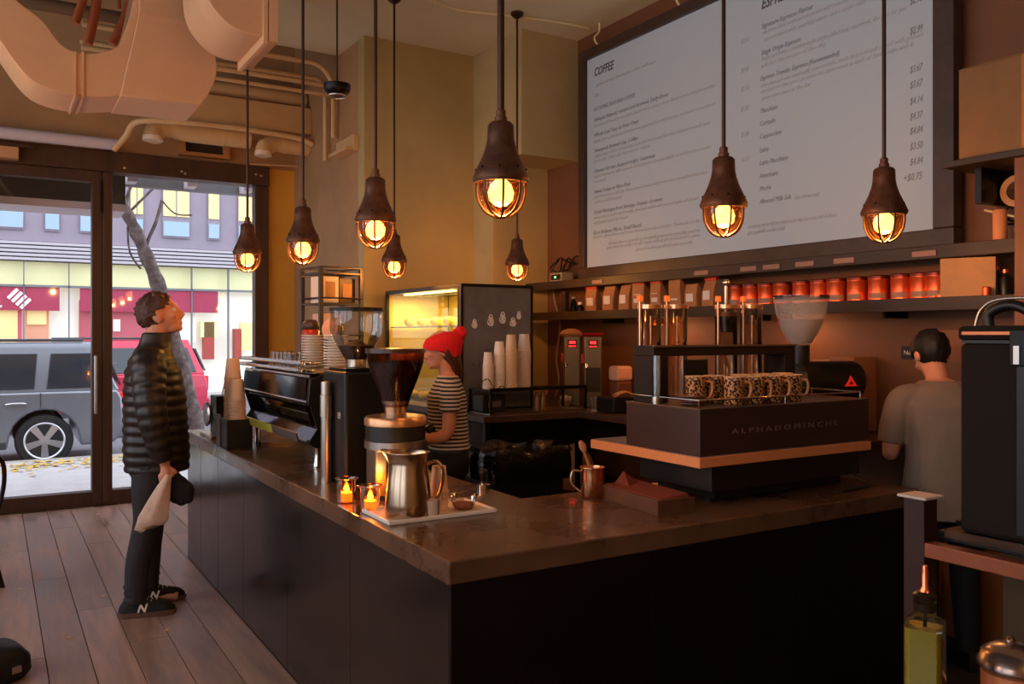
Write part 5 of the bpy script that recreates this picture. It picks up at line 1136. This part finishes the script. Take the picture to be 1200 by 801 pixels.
# near table with oil bottle and sugar jar
zt2 = .90
tb = thing('side_table', 'small dark wooden side table with pale edge in the foreground', 'table', (1.62, .62, 0))
bx('table_top', mat('table_wood', (46, 28, 20), .6, var=.3, scale=8, spec=.2), -.38, .35, -.30, .30, zt2 - .03, zt2, tb, .004); bx('edge_strip', mat('pale_strip', (196, 170, 150), .5), -.38, .35, .30, .306, zt2 - .03, zt2 + .002, tb)
for x in (-.36, .30):
    for y in (-.28, .25): bx('leg', BROWNWOOD, x, x + .04, y, y + .04, 0, zt2 - .03, tb)
q = at(1084, 740, D=1.40)
t = thing('oil_bottle', 'square glass bottle of greenish syrup with metal pourer', 'bottle', (q.x, q.y, zt2), R(24))
zc_ = at(1084, 728, D=1.40).z - zt2; hw = .0285
def sq(r_, z, k_=.75): return [Vector((r_ * c_, r_ * s_, z)) for c_, s_ in ((-1, -k_), (-k_, -1), (k_, -1), (1, -k_), (1, k_), (k_, 1), (-k_, 1), (-1, k_))]
MB().rings([sq(hw * .96, .001), sq(hw, .006), sq(hw, zc_), sq(hw * .85, zc_ + .004), sq(.016, zc_ + .012, .5), sq(.016, zc_ + .04, .5)], cap=False).build('glass', pane('green_glass', (226, 226, 190), .16), t, 30)
MB().rings([sq(hw * .92, .004), sq(hw * .94, zc_ - .008)]).build('syrup', mat('green_syrup', (188, 170, 74), .3), t, 30)
MB().lathe([(.0165, zc_ + .018), (.0175, zc_ + .02), (.0175, zc_ + .032), (.015, zc_ + .034), (.018, zc_ + .04), (.019, zc_ + .045), (.012, zc_ + .05)], 20).build('collar', mat('dark_collar', (60, 44, 38), .3, .7), t, 40)
MB().lathe([(.011, zc_ + .048), (.006, zc_ + .058), (.0055, zc_ + .085), (.0042, zc_ + .092), (.0, zc_ + .092)], 14).build('spout', mat('copper_spout', (220, 130, 90), .2, 1), t, 40)
MB().tube([(0, 0, zc_ + .03), (0, 0, zc_ - .03)], .003, 8).build('tube', BLACK, t, 60)
q = at(1186, 780, D=1.42)
t = thing('sugar_jar', 'round glass sugar jar with a metal flap lid', 'jar', (q.x, q.y, zt2))
zc_ = at(1186, 772, D=1.42).z - zt2
MB().lathe([(.0, .001), (.045, .001), (.049, .01), (.049, max(.03, zc_ - .012))], 28, cap=False).build('glass', GLASS, t, 50)
MB().lathe([(.0, .004), (.045, .004), (.046, max(.02, zc_ - .02)), (.0, max(.022, zc_ - .016))], 24).build('sugar', mat('amber_sugar', (226, 140, 90), .8), t, 50)
MB().lathe([(.050, zc_ - .014), (.053, zc_ - .012), (.053, zc_ - .004), (.050, zc_), (.046, zc_ + .012), (.03, zc_ + .022), (.0, zc_ + .026)], 30).build('lid', mat('lid_steel', (150, 130, 122), .25, .9), t, 40)
MB().ball((-.005, .0, zc_ + .03), (.010, .007, .010), 12, 8).build('lid_tab', mat('lid_steel', (150, 130, 122)), t, 60)
# far left: chair whose back edge shows, black bag on the floor
ch = thing('cafe_chair', 'dark bentwood cafe chair at the window seats', 'chair', (-.215, 6.15, 0), R(-35))
BWD = mat('bentwood_black', (40, 20, 22), .35)
MB().lathe([(.0, .43), (.19, .43), (.2, .44), (.2, .455), (.19, .465), (.0, .46)], 28).build('seat', BWD, ch, 40)
MB().tube(smooth_path([(.17, -.16, .44), (.20, -.19, .65), (.21, -.15, .80), (.21, 0, .85), (.21, .15, .80), (.20, .19, .65), (.17, .16, .44)], 6), .014, 10).build('back_hoop', BWD, ch, 60)
MB().tube(smooth_path([(.18, -.09, .45), (.205, -.10, .62), (.21, 0, .74), (.205, .10, .62), (.18, .09, .45)], 6), .011, 10).build('inner_hoop', BWD, ch, 60)
for sx in (-1, 1):
    for sy in (-1, 1): MB().tube(smooth_path([(.14 * sx, .14 * sy, .44), (.16 * sx, .16 * sy, .2), (.19 * sx, .19 * sy, 0)], 4), .015, 10).build('leg', BWD, ch, 60)
MB().tube([(.15 * math.cos(a), .15 * math.sin(a), .25) for a in [2 * PI * k / 24 for k in range(24)]], .009, 8, True).build('stretcher', BWD, ch, 60)
q = at(-32, 800, Z=0)
t = thing('floor_bag', 'slumped black shoulder bag lying on the floor planks', 'bag', (q.x, q.y, 0), R(20))
rs = []
for s_, z in ((.9, 0), (1.02, .03), (1.0, .09), (.82, .14), (.4, .155)):
    rs.append([Vector((.22 * s_ * math.copysign(abs(math.cos(a)) ** .6, math.cos(a)), .16 * s_ * math.copysign(abs(math.sin(a)) ** .6, math.sin(a)), z)) for a in [2 * PI * j / 28 for j in range(28)]])
MB().rings(rs).build('pouch', mat('black_nylon', (20, 18, 18), .55, bump=.3, bscale=20), t, 60)
MB().tube(smooth_path([(-.15, .05, .14), (-.05, .12, .19), (.08, .12, .18), (.15, .03, .13)], 5), [(.014, .004)] * 16, 8).build('strap', BLACK, t, 60); bx('buckle', STEEL, .10, .14, -.17, -.15, .05, .08, t)
# ================================================================ people
def remeshed(mb, name, m, parent, voxel=.007, smooth=3, keep=None):
    me = bpy.data.meshes.new('tmp'); me.from_pydata(mb.v, [], mb.f); me.update()
    bm = bmesh.new(); bm.from_mesh(me); bmesh.ops.recalc_face_normals(bm, faces=bm.faces); bm.to_mesh(me); bm.free()
    o = bpy.data.objects.new('tmp', me); COL.objects.link(o)
    r = o.modifiers.new('r', 'REMESH'); r.mode = 'VOXEL'; r.voxel_size = voxel; r.use_smooth_shade = True
    if smooth: s_ = o.modifiers.new('s', 'SMOOTH'); s_.iterations = smooth; s_.factor = .5
    dg = bpy.context.evaluated_depsgraph_get(); me2 = bpy.data.meshes.new_from_object(o.evaluated_get(dg)); me2.name = name
    bpy.data.objects.remove(o)
    me2.materials.clear(); me2.materials.append(m)
    me2.polygons.foreach_set('use_smooth', [True] * len(me2.polygons))
    return link(name, me2, parent)
def limb(mb, pts, rad, n=5, seg=14): mb.tube(smooth_path(pts, n), lerps([(r, r) if not isinstance(r, tuple) else r for r in rad], n), seg)
def torso(mb, secs, n=4, seg=24, quilt=0, qp=.05, e=.8):
    """secs: (cx, cy, z, rx, ry); x forward, y to the left"""
    sm = lerps([tuple(map(float, s_)) for s_ in secs], n); rs = []
    for cx, cy, z, rx, ry in sm:
        k = 1 + quilt * (abs(math.sin(PI * z / qp)) - .5)
        rs.append([Vector((cx + rx * k * math.copysign(abs(math.cos(a)) ** e, math.cos(a)), cy + ry * k * math.copysign(abs(math.sin(a)) ** e, math.sin(a)), z)) for a in [2 * PI * j / seg for j in range(seg)]])
    mb.rings(rs)
def head(mb, HM, fem=False):
    """head at origin of HM: x forward, z up, centre of skull; 0.24 tall"""
    T = lambda p: HM @ Vector(p)
    R3 = HM.to_3x3().to_4x4()
    mb.ball(T((-.012, 0, .032)), (.098, .076, .088), 22, 14, R3)        # cranium
    mb.ball(T((.022, 0, -.018)), (.072, .063, .085), 20, 12, R3)        # face
    mb.ball(T((.040, 0, -.082)), (.044, .044, .034), 16, 10, R3)        # jaw
    mb.ball(T((.070, 0, -.098)), (.020, .021, .017), 12, 8, R3)         # chin
    mb.ball(T((.080, 0, .028)), (.016, .052, .014), 14, 8, R3)          # brow
    for s_ in (-1, 1):
        mb.ball(T((.062, s_ * .040, -.022)), (.026, .022, .022), 12, 8, R3)   # cheeks
        mb.ball(T((-.012, s_ * .077, -.010)), (.024, .013, .036), 12, 8, R3)  # ears
        mb.ball(T((.092, s_ * .012, -.040)), (.013, .010, .009), 10, 6, R3)   # nostrils
    mb.tube([T((.084, 0, .024)), T((.098, 0, -.004)), T((.113, 0, -.032)), T((.098, 0, -.046))], [.010, .011, .014, .009], 10)
    mb.ball(T((.088, 0, -.064)), (.010, .026, .007), 12, 6, R3); mb.ball(T((.085, 0, -.076)), (.011, .023, .008), 12, 6, R3)
def face_bits(HM, parent):
    EW = mat('eye_white', (225, 220, 215), .2); EI = mat('eye_dark', (40, 28, 22), .2); R3 = HM.to_3x3().to_4x4()
    for s_ in (-1, 1):
        e = MB().ball(HM @ Vector((.078, s_ * .031, .006)), (.012, .014, .011), 12, 8, R3).build('eye', EW, parent, 60)
        MB().ball(HM @ Vector((.087, s_ * .031, .006)), (.004, .006, .006), 10, 6, R3).build('iris', EI, e, 60)
def hand(mb, wrist, d, palm_n, thumb_side, curl=.6, sc=1.0):
    """palm from wrist along d; fingers curl towards palm_n; thumb leaves on thumb_side"""
    d = Vector(d).normalized(); n = Vector(palm_n); n = (n - d * n.dot(d)).normalized(); sd = Vector(thumb_side); sd = (sd - d * sd.dot(d) - n * sd.dot(n)).normalized()
    w_ = Vector(wrist)
    mb.tube([w_ - d * .02, w_ + d * .02 * sc, w_ + d * .055 * sc, w_ + d * .088 * sc], [.024 * sc, (.026 * sc, .026 * sc), .030 * sc, .024 * sc], 12)
    for k, (off, ln) in enumerate(((.033, .072), (.011, .082), (-.011, .076), (-.033, .060))):
        mb.ball(w_ + d * .062 * sc + sd * off * .9 * sc, .015 * sc, 8, 6)
        p = w_ + d * .078 * sc + sd * off * sc; dirv = d.copy(); pts = [p - d * .03 * sc, p]
        for j, f in enumerate((.45, .32, .23)):
            dirv = (dirv * math.cos(curl * (.6 + .35 * j)) + n * math.sin(curl * (.6 + .35 * j))).normalized(); pts.append(pts[-1] + dirv * ln * f * sc * 1.0)
        mb.tube(smooth_path(pts, 3), lerps([.0095 * sc, .0098 * sc, .009 * sc, .0085 * sc, .0065 * sc], 3), 10)
    p = w_ + d * .025 * sc + sd * .026 * sc
    mb.tube(smooth_path([p - sd * .01, p + d * .02 * sc + sd * .018 * sc + n * .006, p + d * .045 * sc + sd * .022 * sc + n * .018, p + d * .065 * sc + sd * .014 * sc + n * .030], 3), lerps([.014 * sc, .0125 * sc, .0105 * sc, .008 * sc], 3), 10)
def hair_cap(name, m, parent, HM, shell, cut, bump_=.006, seed=1, seg=40, rng=22):
    """shell of strands over the skull: cut(x,y,z) -> keep"""
    rnd = random.Random(seed); vs = {}; mb = MB(); R_ = shell
    for i in range(rng + 1):
        th = PI * i / rng
        for j in range(seg):
            ph = 2 * PI * j / seg
            k = 1 + bump_ / .09 * (math.sin(9 * ph + 4 * th + seed) * .5 + rnd.uniform(-.8, .8))
            vs[i, j] = Vector((R_[0] * k * math.sin(th) * math.cos(ph) - .014, R_[1] * k * math.sin(th) * math.sin(ph), R_[2] * k * math.cos(th) + .026))
    idx = {}
    for key, p in vs.items(): idx[key] = len(mb.v); mb.v.append(tuple(HM @ p))
    for i in range(rng):
        for j in range(seg):
            k = (j + 1) % seg; c = (vs[i, j] + vs[i + 1, k]) / 2
            if cut(c.x, c.y, c.z): mb.f.append((idx[i, j], idx[i + 1, j], idx[i + 1, k], idx[i, k]))
    o = mb.build(name, m, parent, 70); so = o.modifiers.new('thick', 'SOLIDIFY'); so.thickness = .012; so.offset = -1
    return o

# ---- man in the quilted jacket, looking up at the menu
man = thing('person', 'man in black quilted jacket and dark jeans looking up', 'person', (.765, 5.275, 0), R(-14))
HM = Matrix.Translation((.060, 0, 1.69)) @ Matrix.Rotation(R(-17), 4, 'Y') @ Matrix.Scale(1.06, 4)
b = MB(); head(b, HM)
limb(b, [(.030, 0, 1.50), (.040, 0, 1.57), (.050, 0, 1.64)], [.064, .060, .062])
torso(b, [(.02, 0, .86, .12, .165), (.03, 0, 1.0, .115, .155), (.035, 0, 1.2, .125, .17), (.03, 0, 1.38, .12, .19), (.025, 0, 1.47, .08, .14), (.03, 0, 1.53, .05, .06)])
for s_ in (-1, 1):
    an = (-.055, s_ * .12, .09) if s_ < 0 else (-.02, s_ * .12, .09)
    limb(b, [(.02, s_ * .09, .90), (.015, s_ * .10, .70), (-.005 if s_ < 0 else .005, s_ * .10, .50), (-.045 if s_ < 0 else -.01, s_ * .12, .30), an], [.088, .078, .056, .052, .036])
    limb(b, [(an[0] - .02, an[1], .05), (an[0] + .06, an[1], .04), (an[0] + .17, an[1] - .005, .03)], [.034, .036, .026])
    sh, el = (.02, s_ * .20, 1.43), (.045 if s_ < 0 else .03, s_ * .275, 1.13)
    wr = (.105, s_ * .235, .86) if s_ < 0 else (.10, s_ * .22, .87)
    limb(b, [(.02, s_ * .14, 1.44), sh, ((sh[0] + el[0]) / 2, s_ * .25, 1.28), el, ((el[0] + wr[0]) / 2, s_ * .26, 1.0), wr], [.05, .055, .048, .042, .038, .028])
    hand(b, wr, (.12, 0, -1), (0, -s_, 0) if s_ > 0 else (0, 1, 0), (1, 0, 0), .75)
remeshed(b, 'body', SKIN, man, .0062, 2); face_bits(HM, man)
JK = mat('black_quilted_nylon', (36, 28, 25), .42, var=.15, scale=10)
j = MB()
torso(j, [(.045, 0, .80, .170, .185), (.042, 0, .90, .178, .20), (.038, 0, 1.05, .172, .205), (.032, 0, 1.22, .168, .215), (.024, 0, 1.36, .150, .215), (.02, 0, 1.44, .122, .18), (.026, 0, 1.50, .092, .115)], n=12, seg=32, quilt=.07, qp=.056, e=.85)
torso(j, [(.026, 0, 1.46, .108, .118), (.034, 0, 1.53, .086, .084), (.046, 0, 1.588, .080, .074)], n=4, seg=28)
for s_ in (-1, 1):
    sh, el = (.02, s_ * .20, 1.41), (.045 if s_ < 0 else .03, s_ * .275, 1.13)
    wr = (.10, s_ * .238, .885) if s_ < 0 else (.095, s_ * .225, .895)
    path = smooth_path([(.02, s_ * .10, 1.42), sh, ((sh[0] + el[0]) / 2 - .005, s_ * .252, 1.28), el, ((el[0] + wr[0]) / 2, s_ * .265, 1.0), wr], 12)
    rad = lerps([(.085, .085), (.098, .094), (.088, .084), (.080, .078), (.070, .068), (.052, .052)], 12)
    acc = 0; rr_ = []
    for i, p in enumerate(path):
        if i: acc += (p - path[i - 1]).length
        k = 1 + .10 * (abs(math.sin(PI * acc / .058)) - .5); rr_.append((rad[i][0] * k, rad[i][1] * k))
    j.tube(path, rr_, 18)
remeshed(j, 'jacket', JK, man, .0075, 1)
TR = mat('dark_denim', (40, 36, 38), .8, var=.15, scale=18)
b = MB()
torso(b, [(.025, 0, .78, .125, .17), (.02, 0, .86, .145, .18), (.03, 0, .96, .135, .175)])
for s_ in (-1, 1):
    an = (-.055, s_ * .12, .075) if s_ < 0 else (-.02, s_ * .12, .075)
    limb(b, [(.02, s_ * .085, .88), (.012, s_ * .10, .72), (-.005 if s_ < 0 else .005, s_ * .10, .50), (-.045 if s_ < 0 else -.01, s_ * .12, .30), an], [(.105, .11), (.094, .096), (.072, .072), (.066, .066), (.060, .058)], 8)
    for q in range(3): b.ball((an[0], an[1], .10 + .035 * q), (.072 - .004 * (q % 2), .066, .018), 12, 6)
remeshed(b, 'trousers', TR, man, .0085, 2)
SHB = mat('black_suede', (22, 20, 20), .75); SOLE = mat('shoe_sole', (96, 64, 50), .7)
def sneaker(ax, ay, parent, rz=0, mark=True):
    M_ = Matrix.Translation((ax, ay, 0)) @ Matrix.Rotation(rz, 4, 'Z')
    def foot_ring(z, k, tr=1.0): return [M_ @ Vector((x * k if x < 0 else x * k * tr, y * k, z)) for x, y in ((-.085, -.020), (-.06, -.036), (.0, -.038), (.08, -.046), (.15, -.045), (.195, -.028), (.207, 0), (.195, .028), (.15, .043), (.08, .042), (.0, .036), (-.06, .034), (-.085, .020), (-.092, 0))]
    so_ = MB().rings([foot_ring(0, 1.0), foot_ring(.018, 1.04), foot_ring(.030, 1.02)]).build('shoe', SOLE, parent, 40)
    u_ = MB(); u_.rings([foot_ring(.030, 1.0), foot_ring(.048, .98), foot_ring(.068, .90, .96), foot_ring(.082, .80, .72), foot_ring(.098, .70, .48), foot_ring(.112, .66, .36)])
    u_.build('upper', SHB, so_, 50)
    WH_ = mat('white_shoe_mark', (225, 215, 205), .6)
    for q in range(4):
        x = .035 + .022 * q; MB().tube([M_ @ Vector((x, -.030, .105 - .010 * q)), M_ @ Vector((x + .006, 0, .116 - .010 * q)), M_ @ Vector((x, .030, .105 - .010 * q))], .004, 6).build('lace', WH_, so_, 60)
    MB().tube([M_ @ Vector((-.03, -.034, .095)), M_ @ Vector((-.012, -.036, .118))], .007, 6).build('tab_stripe', mat('olive_stripe', (180, 170, 60), .6), so_, 60)
    text('N', 'letter_mark', WH_, so_, M_ @ Vector((.008, -.0455, .036)), AX_WY, .060, shear=.3, depth=.004, bold=.002)
    return so_
sneaker(-.055, -.12, man, R(2)); sneaker(-.02, .12, man, R(8))
HAIR = mat('greying_brown_hair', (78, 48, 36), .6, var=.4, scale=40, bump=.5, bscale=60)
hair_cap('hair', HAIR, man, HM, (.108, .088, .098), lambda x, y, z: (z > .030 and x < .080 - .55 * max(0, .085 - z)) or (x < -.02 and z > -.055 and not (abs(y) > .06 and z < -.0 and x > -.04)), .009)
# things he carries
hx = man.matrix_basis
def mw(p): return man.matrix_basis @ Vector(p)
bpy.context.view_layer.update()
cl_ = MB(); rs = []
for i, (x, z, wx, wy) in enumerate(((.125, .80, .018, .02), (.10, .74, .035, .03), (.075, .67, .055, .035), (.05, .59, .075, .035), (.045, .545, .085, .03), (.05, .525, .06, .02))):
    rs.append([Vector((x + wx * math.cos(a) * (1 + .12 * math.sin(3 * a + i)), -.262 + wy * math.sin(a) * (1 + .2 * math.cos(4 * a)), z + .012 * math.sin(2 * a + i) + .02 * math.cos(a) * (i > 3))) for a in [2 * PI * k / 20 for k in range(20)]])
o = cl_.rings(rs).build('cloth_cap', mat('pale_wool', (206, 176, 156), .9, var=.1, scale=14, bump=.4), None, 60, loc=man.location); o.rotation_euler = man.rotation_euler
tag(o, 'pale knitted cap hanging from the man hand', 'cap')
gl_ = MB()
for (x, z, r_) in ((.15, .77, .045), (.175, .73, .058), (.205, .705, .055), (.19, .66, .035), (.225, .665, .03), (.165, .69, .05)): gl_.ball((x, -.215, z), (r_, .035, r_ * 1.1), 12, 8)
o = remeshed(gl_, 'gloves', mat('black_wool', (18, 16, 18), .9, bump=.4, bscale=60), None, .008, 2); o.location = man.location; o.rotation_euler = man.rotation_euler
tag(o, 'bunched black gloves held by the man in the jacket', 'gloves')

# ---- barista in the red bobble hat
BAR = at(525, 500, D=5.05); ba = thing('person', 'barista in red bobble hat and striped T-shirt', 'person', (BAR.x, BAR.y, 0), R(158))
HM = Matrix.Translation((.045, 0, 1.485)) @ Matrix.Rotation(R(6), 4, 'Y')
b = MB(); head(b, HM @ Matrix.Scale(.93, 4))
limb(b, [(.0, 0, 1.31), (.008, 0, 1.37), (.02, 0, 1.43)], [.05, .047, .05])
torso(b, [(.0, 0, .80, .105, .16), (.0, 0, .92, .095, .135), (.005, 0, 1.08, .10, .13), (.01, 0, 1.22, .098, .15), (0, 0, 1.30, .06, .11), (0, 0, 1.35, .04, .05)])
for s_ in (-1, 1):
    limb(b, [(0, s_ * .08, .84), (0, s_ * .09, .65), (.01, s_ * .09, .46), (-.01, s_ * .09, .26), (-.02, s_ * .09, .09)], [.082, .072, .05, .046, .032])
    limb(b, [(-.04, s_ * .09, .045), (.04, s_ * .09, .04), (.14, s_ * .09, .025)], [.03, .032, .022])
    wr = (.27, s_ * .13, .99)
    limb(b, [(0, s_ * .11, 1.28), (.0, s_ * .165, 1.25), (.01, s_ * .20, 1.13), (.03, s_ * .21, 1.01), (.15, s_ * .18, .985), wr], [.042, .046, .042, .036, .032, .024])
    hand(b, wr, (1, -s_ * .3, .05), (0, -s_ * .2, -1), (0, -s_, 0), .5, .9)
remeshed(b, 'body', SKIN, ba, .0068, 2); face_bits(HM @ Matrix.Scale(.93, 4), ba)
b = MB()
torso(b, [(-.005, 0, .90, .122, .168), (-.004, 0, .97, .118, .155), (.003, 0, 1.08, .118, .148), (.008, 0, 1.21, .116, .168), (.0, 0, 1.29, .082, .135), (.0, 0, 1.335, .06, .075)], n=6)
for s_ in (-1, 1): limb(b, [(0, s_ * .10, 1.27), (.0, s_ * .165, 1.245), (.006, s_ * .192, 1.17), (.008, s_ * .20, 1.13)], [.058, .062, .060, .060])
remeshed(b, 'striped_shirt', banded('striped_jersey', (196, 188, 180), (34, 30, 32), 46, 'Z', .85, .52), ba, .0075, 2)
b = MB(); torso(b, [(0, 0, .76, .12, .17), (-.004, 0, .84, .128, .172), (0, 0, .93, .11, .148)])
for s_ in (-1, 1): limb(b, [(0, s_ * .08, .82), (0, s_ * .09, .65), (.01, s_ * .09, .46), (-.01, s_ * .09, .26), (-.02, s_ * .09, .075)], [.098, .086, .062, .058, .044])
remeshed(b, 'trousers', mat('black_cotton', (20, 18, 20), .8), ba, .009, 2)
for s_ in (-1, 1):
    sh_ = MB(); sh_.rings([[Vector((-.02 + x * k, s_ * .09 + y * k, z)) for x, y in ((-.07, -.03), (.0, -.036), (.10, -.042), (.165, -.02), (.165, .02), (.10, .042), (0, .036), (-.07, .03))] for z, k in ((0, 1), (.03, 1.03), (.06, .92), (.085, .7))]); sh_.build('shoe', BLACK, ba, 50)
HATM = mat('red_knit', (214, 22, 26), .9, bump=.5, bscale=70)
hm_ = MB(); rs = []
for (x, z, rx, ry) in ((.0, .005, .112, .098), (-.004, .03, .116, .10), (-.012, .065, .112, .097), (-.03, .098, .088, .078), (-.055, .120, .05, .045), (-.07, .125, .012, .012)):
    rs.append([HM @ Matrix.Rotation(R(-10), 4, 'Y') @ Vector((x - .008 + rx * math.cos(a) * (1 + .012 * math.sin(14 * a)), ry * math.sin(a) * (1 + .012 * math.sin(14 * a)), z - .01 + (-.045 if math.cos(a) < 0 else 0) * abs(math.cos(a)) * (z < .02))) for a in [2 * PI * k / 40 for k in range(40)]])
hat = hm_.rings(rs).build('bobble_hat', HATM, ba, 60)
pm_ = MB(); c_ = HM @ Vector((-.125, 0, .085))
for k in range(26):
    a, e_ = random.random() * 6.28, random.uniform(-1.5, 1.5); pm_.ball(c_ + Vector((math.cos(a) * math.cos(e_), math.sin(a) * math.cos(e_), math.sin(e_))) * .026, .020, 7, 5)
pm_.build('bobble', HATM, hat, 60)
BH = mat('brown_hair', (70, 40, 28), .5, var=.3, scale=30)
hb = MB(); limb(hb, [HM @ Vector(p) for p in ((-.03, 0, .03), (-.055, 0, -.03), (-.075, -.01, -.10), (-.085, -.03, -.18), (-.075, -.05, -.25))], [(.085, .075), (.082, .06), (.06, .045), (.036, .03), (.012, .01)], 5, 14)
for s_ in (-1, 1): limb(hb, [HM @ Vector(p) for p in ((-.03, s_ * .072, .0), (-.045, s_ * .068, -.04), (-.07, s_ * .04, -.09))], [(.035, .016), (.03, .018), (.02, .016)], 4, 10)
remeshed(hb, 'hair', BH, ba, .006, 2)

# ---- barista bending by the wall, seen from behind
B2 = at(1106, 480, D=4.08); b2 = thing('person', 'barista in grey shirt seen from behind near the amber wall', 'person', (B2.x, B2.y, 0), R(58))
HM = Matrix.Translation((.13, 0, 1.475)) @ Matrix.Rotation(R(38), 4, 'Y')
b = MB(); head(b, HM @ Matrix.Scale(.96, 4))
limb(b, [(.03, 0, 1.30), (.06, 0, 1.36), (.10, 0, 1.42)], [.056, .052, .054])
torso(b, [(-.03, 0, .80, .12, .17), (-.03, 0, .95, .11, .15), (-.02, 0, 1.10, .115, .155), (.0, 0, 1.24, .11, .175), (.025, 0, 1.32, .07, .12), (.04, 0, 1.36, .05, .06)])
for s_ in (-1, 1):
    limb(b, [(-.03, s_ * .09, .84), (-.02, s_ * .10, .65), (.0, s_ * .10, .46), (-.02, s_ * .10, .26), (-.03, s_ * .10, .09)], [.09, .078, .054, .05, .034])
    limb(b, [(-.05, s_ * .10, .045), (.03, s_ * .10, .04), (.13, s_ * .10, .025)], [.032, .034, .024])
    wr = (.21, s_ * .13, 1.02)
    limb(b, [(.02, s_ * .12, 1.29), (.02, s_ * .19, 1.26), (.02, s_ * .23, 1.13), (.03, s_ * .24, 1.02), (.12, s_ * .20, 1.0), wr], [.044, .05, .045, .039, .034, .025])
    hand(b, wr, (1, -s_ * .2, .05), (0, -s_ * .2, -1), (0, -s_, 0), .6, .95)
remeshed(b, 'body', SKIN, b2, .0075, 2); face_bits(HM @ Matrix.Scale(.96, 4), b2)
b = MB()
torso(b, [(-.035, 0, .72, .165, .205), (-.033, 0, .82, .155, .20), (-.03, 0, .98, .138, .18), (-.02, 0, 1.10, .138, .182), (.0, 0, 1.24, .132, .20), (.02, 0, 1.32, .095, .15), (.035, 0, 1.355, .07, .09)], n=6)
for s_ in (-1, 1): limb(b, [(.02, s_ * .12, 1.28), (.02, s_ * .19, 1.255), (.02, s_ * .228, 1.15), (.028, s_ * .24, 1.06)], [.066, .07, .064, .060])
remeshed(b, 'grey_shirt', mat('grey_shirt', (132, 116, 104), .85, var=.08, scale=10), b2, .0085, 2)
b = MB(); torso(b, [(-.03, 0, .74, .13, .18), (-.03, 0, .86, .135, .18), (-.03, 0, .93, .12, .16)])
for s_ in (-1, 1): limb(b, [(-.03, s_ * .09, .84), (-.02, s_ * .10, .65), (.0, s_ * .10, .46), (-.02, s_ * .10, .26), (-.03, s_ * .10, .075)], [.105, .092, .068, .062, .05])
remeshed(b, 'trousers', mat('black_cotton', (20, 18, 20)), b2, .01, 2)
for s_ in (-1, 1):
    sh_ = MB(); sh_.rings([[Vector((-.03 + x * k, s_ * .10 + y * k, z)) for x, y in ((-.07, -.03), (.0, -.036), (.10, -.042), (.165, -.02), (.165, .02), (.10, .042), (0, .036), (-.07, .03))] for z, k in ((0, 1), (.03, 1.03), (.06, .92), (.085, .7))]); sh_.build('shoe', BLACK, b2, 50)
hair_cap('hair', mat('black_hair', (18, 14, 12), .6), b2, HM, (.104, .084, .10), lambda x, y, z: (z > .02 and x < .07) or (x < .0 and z > -.085), .005, 5)
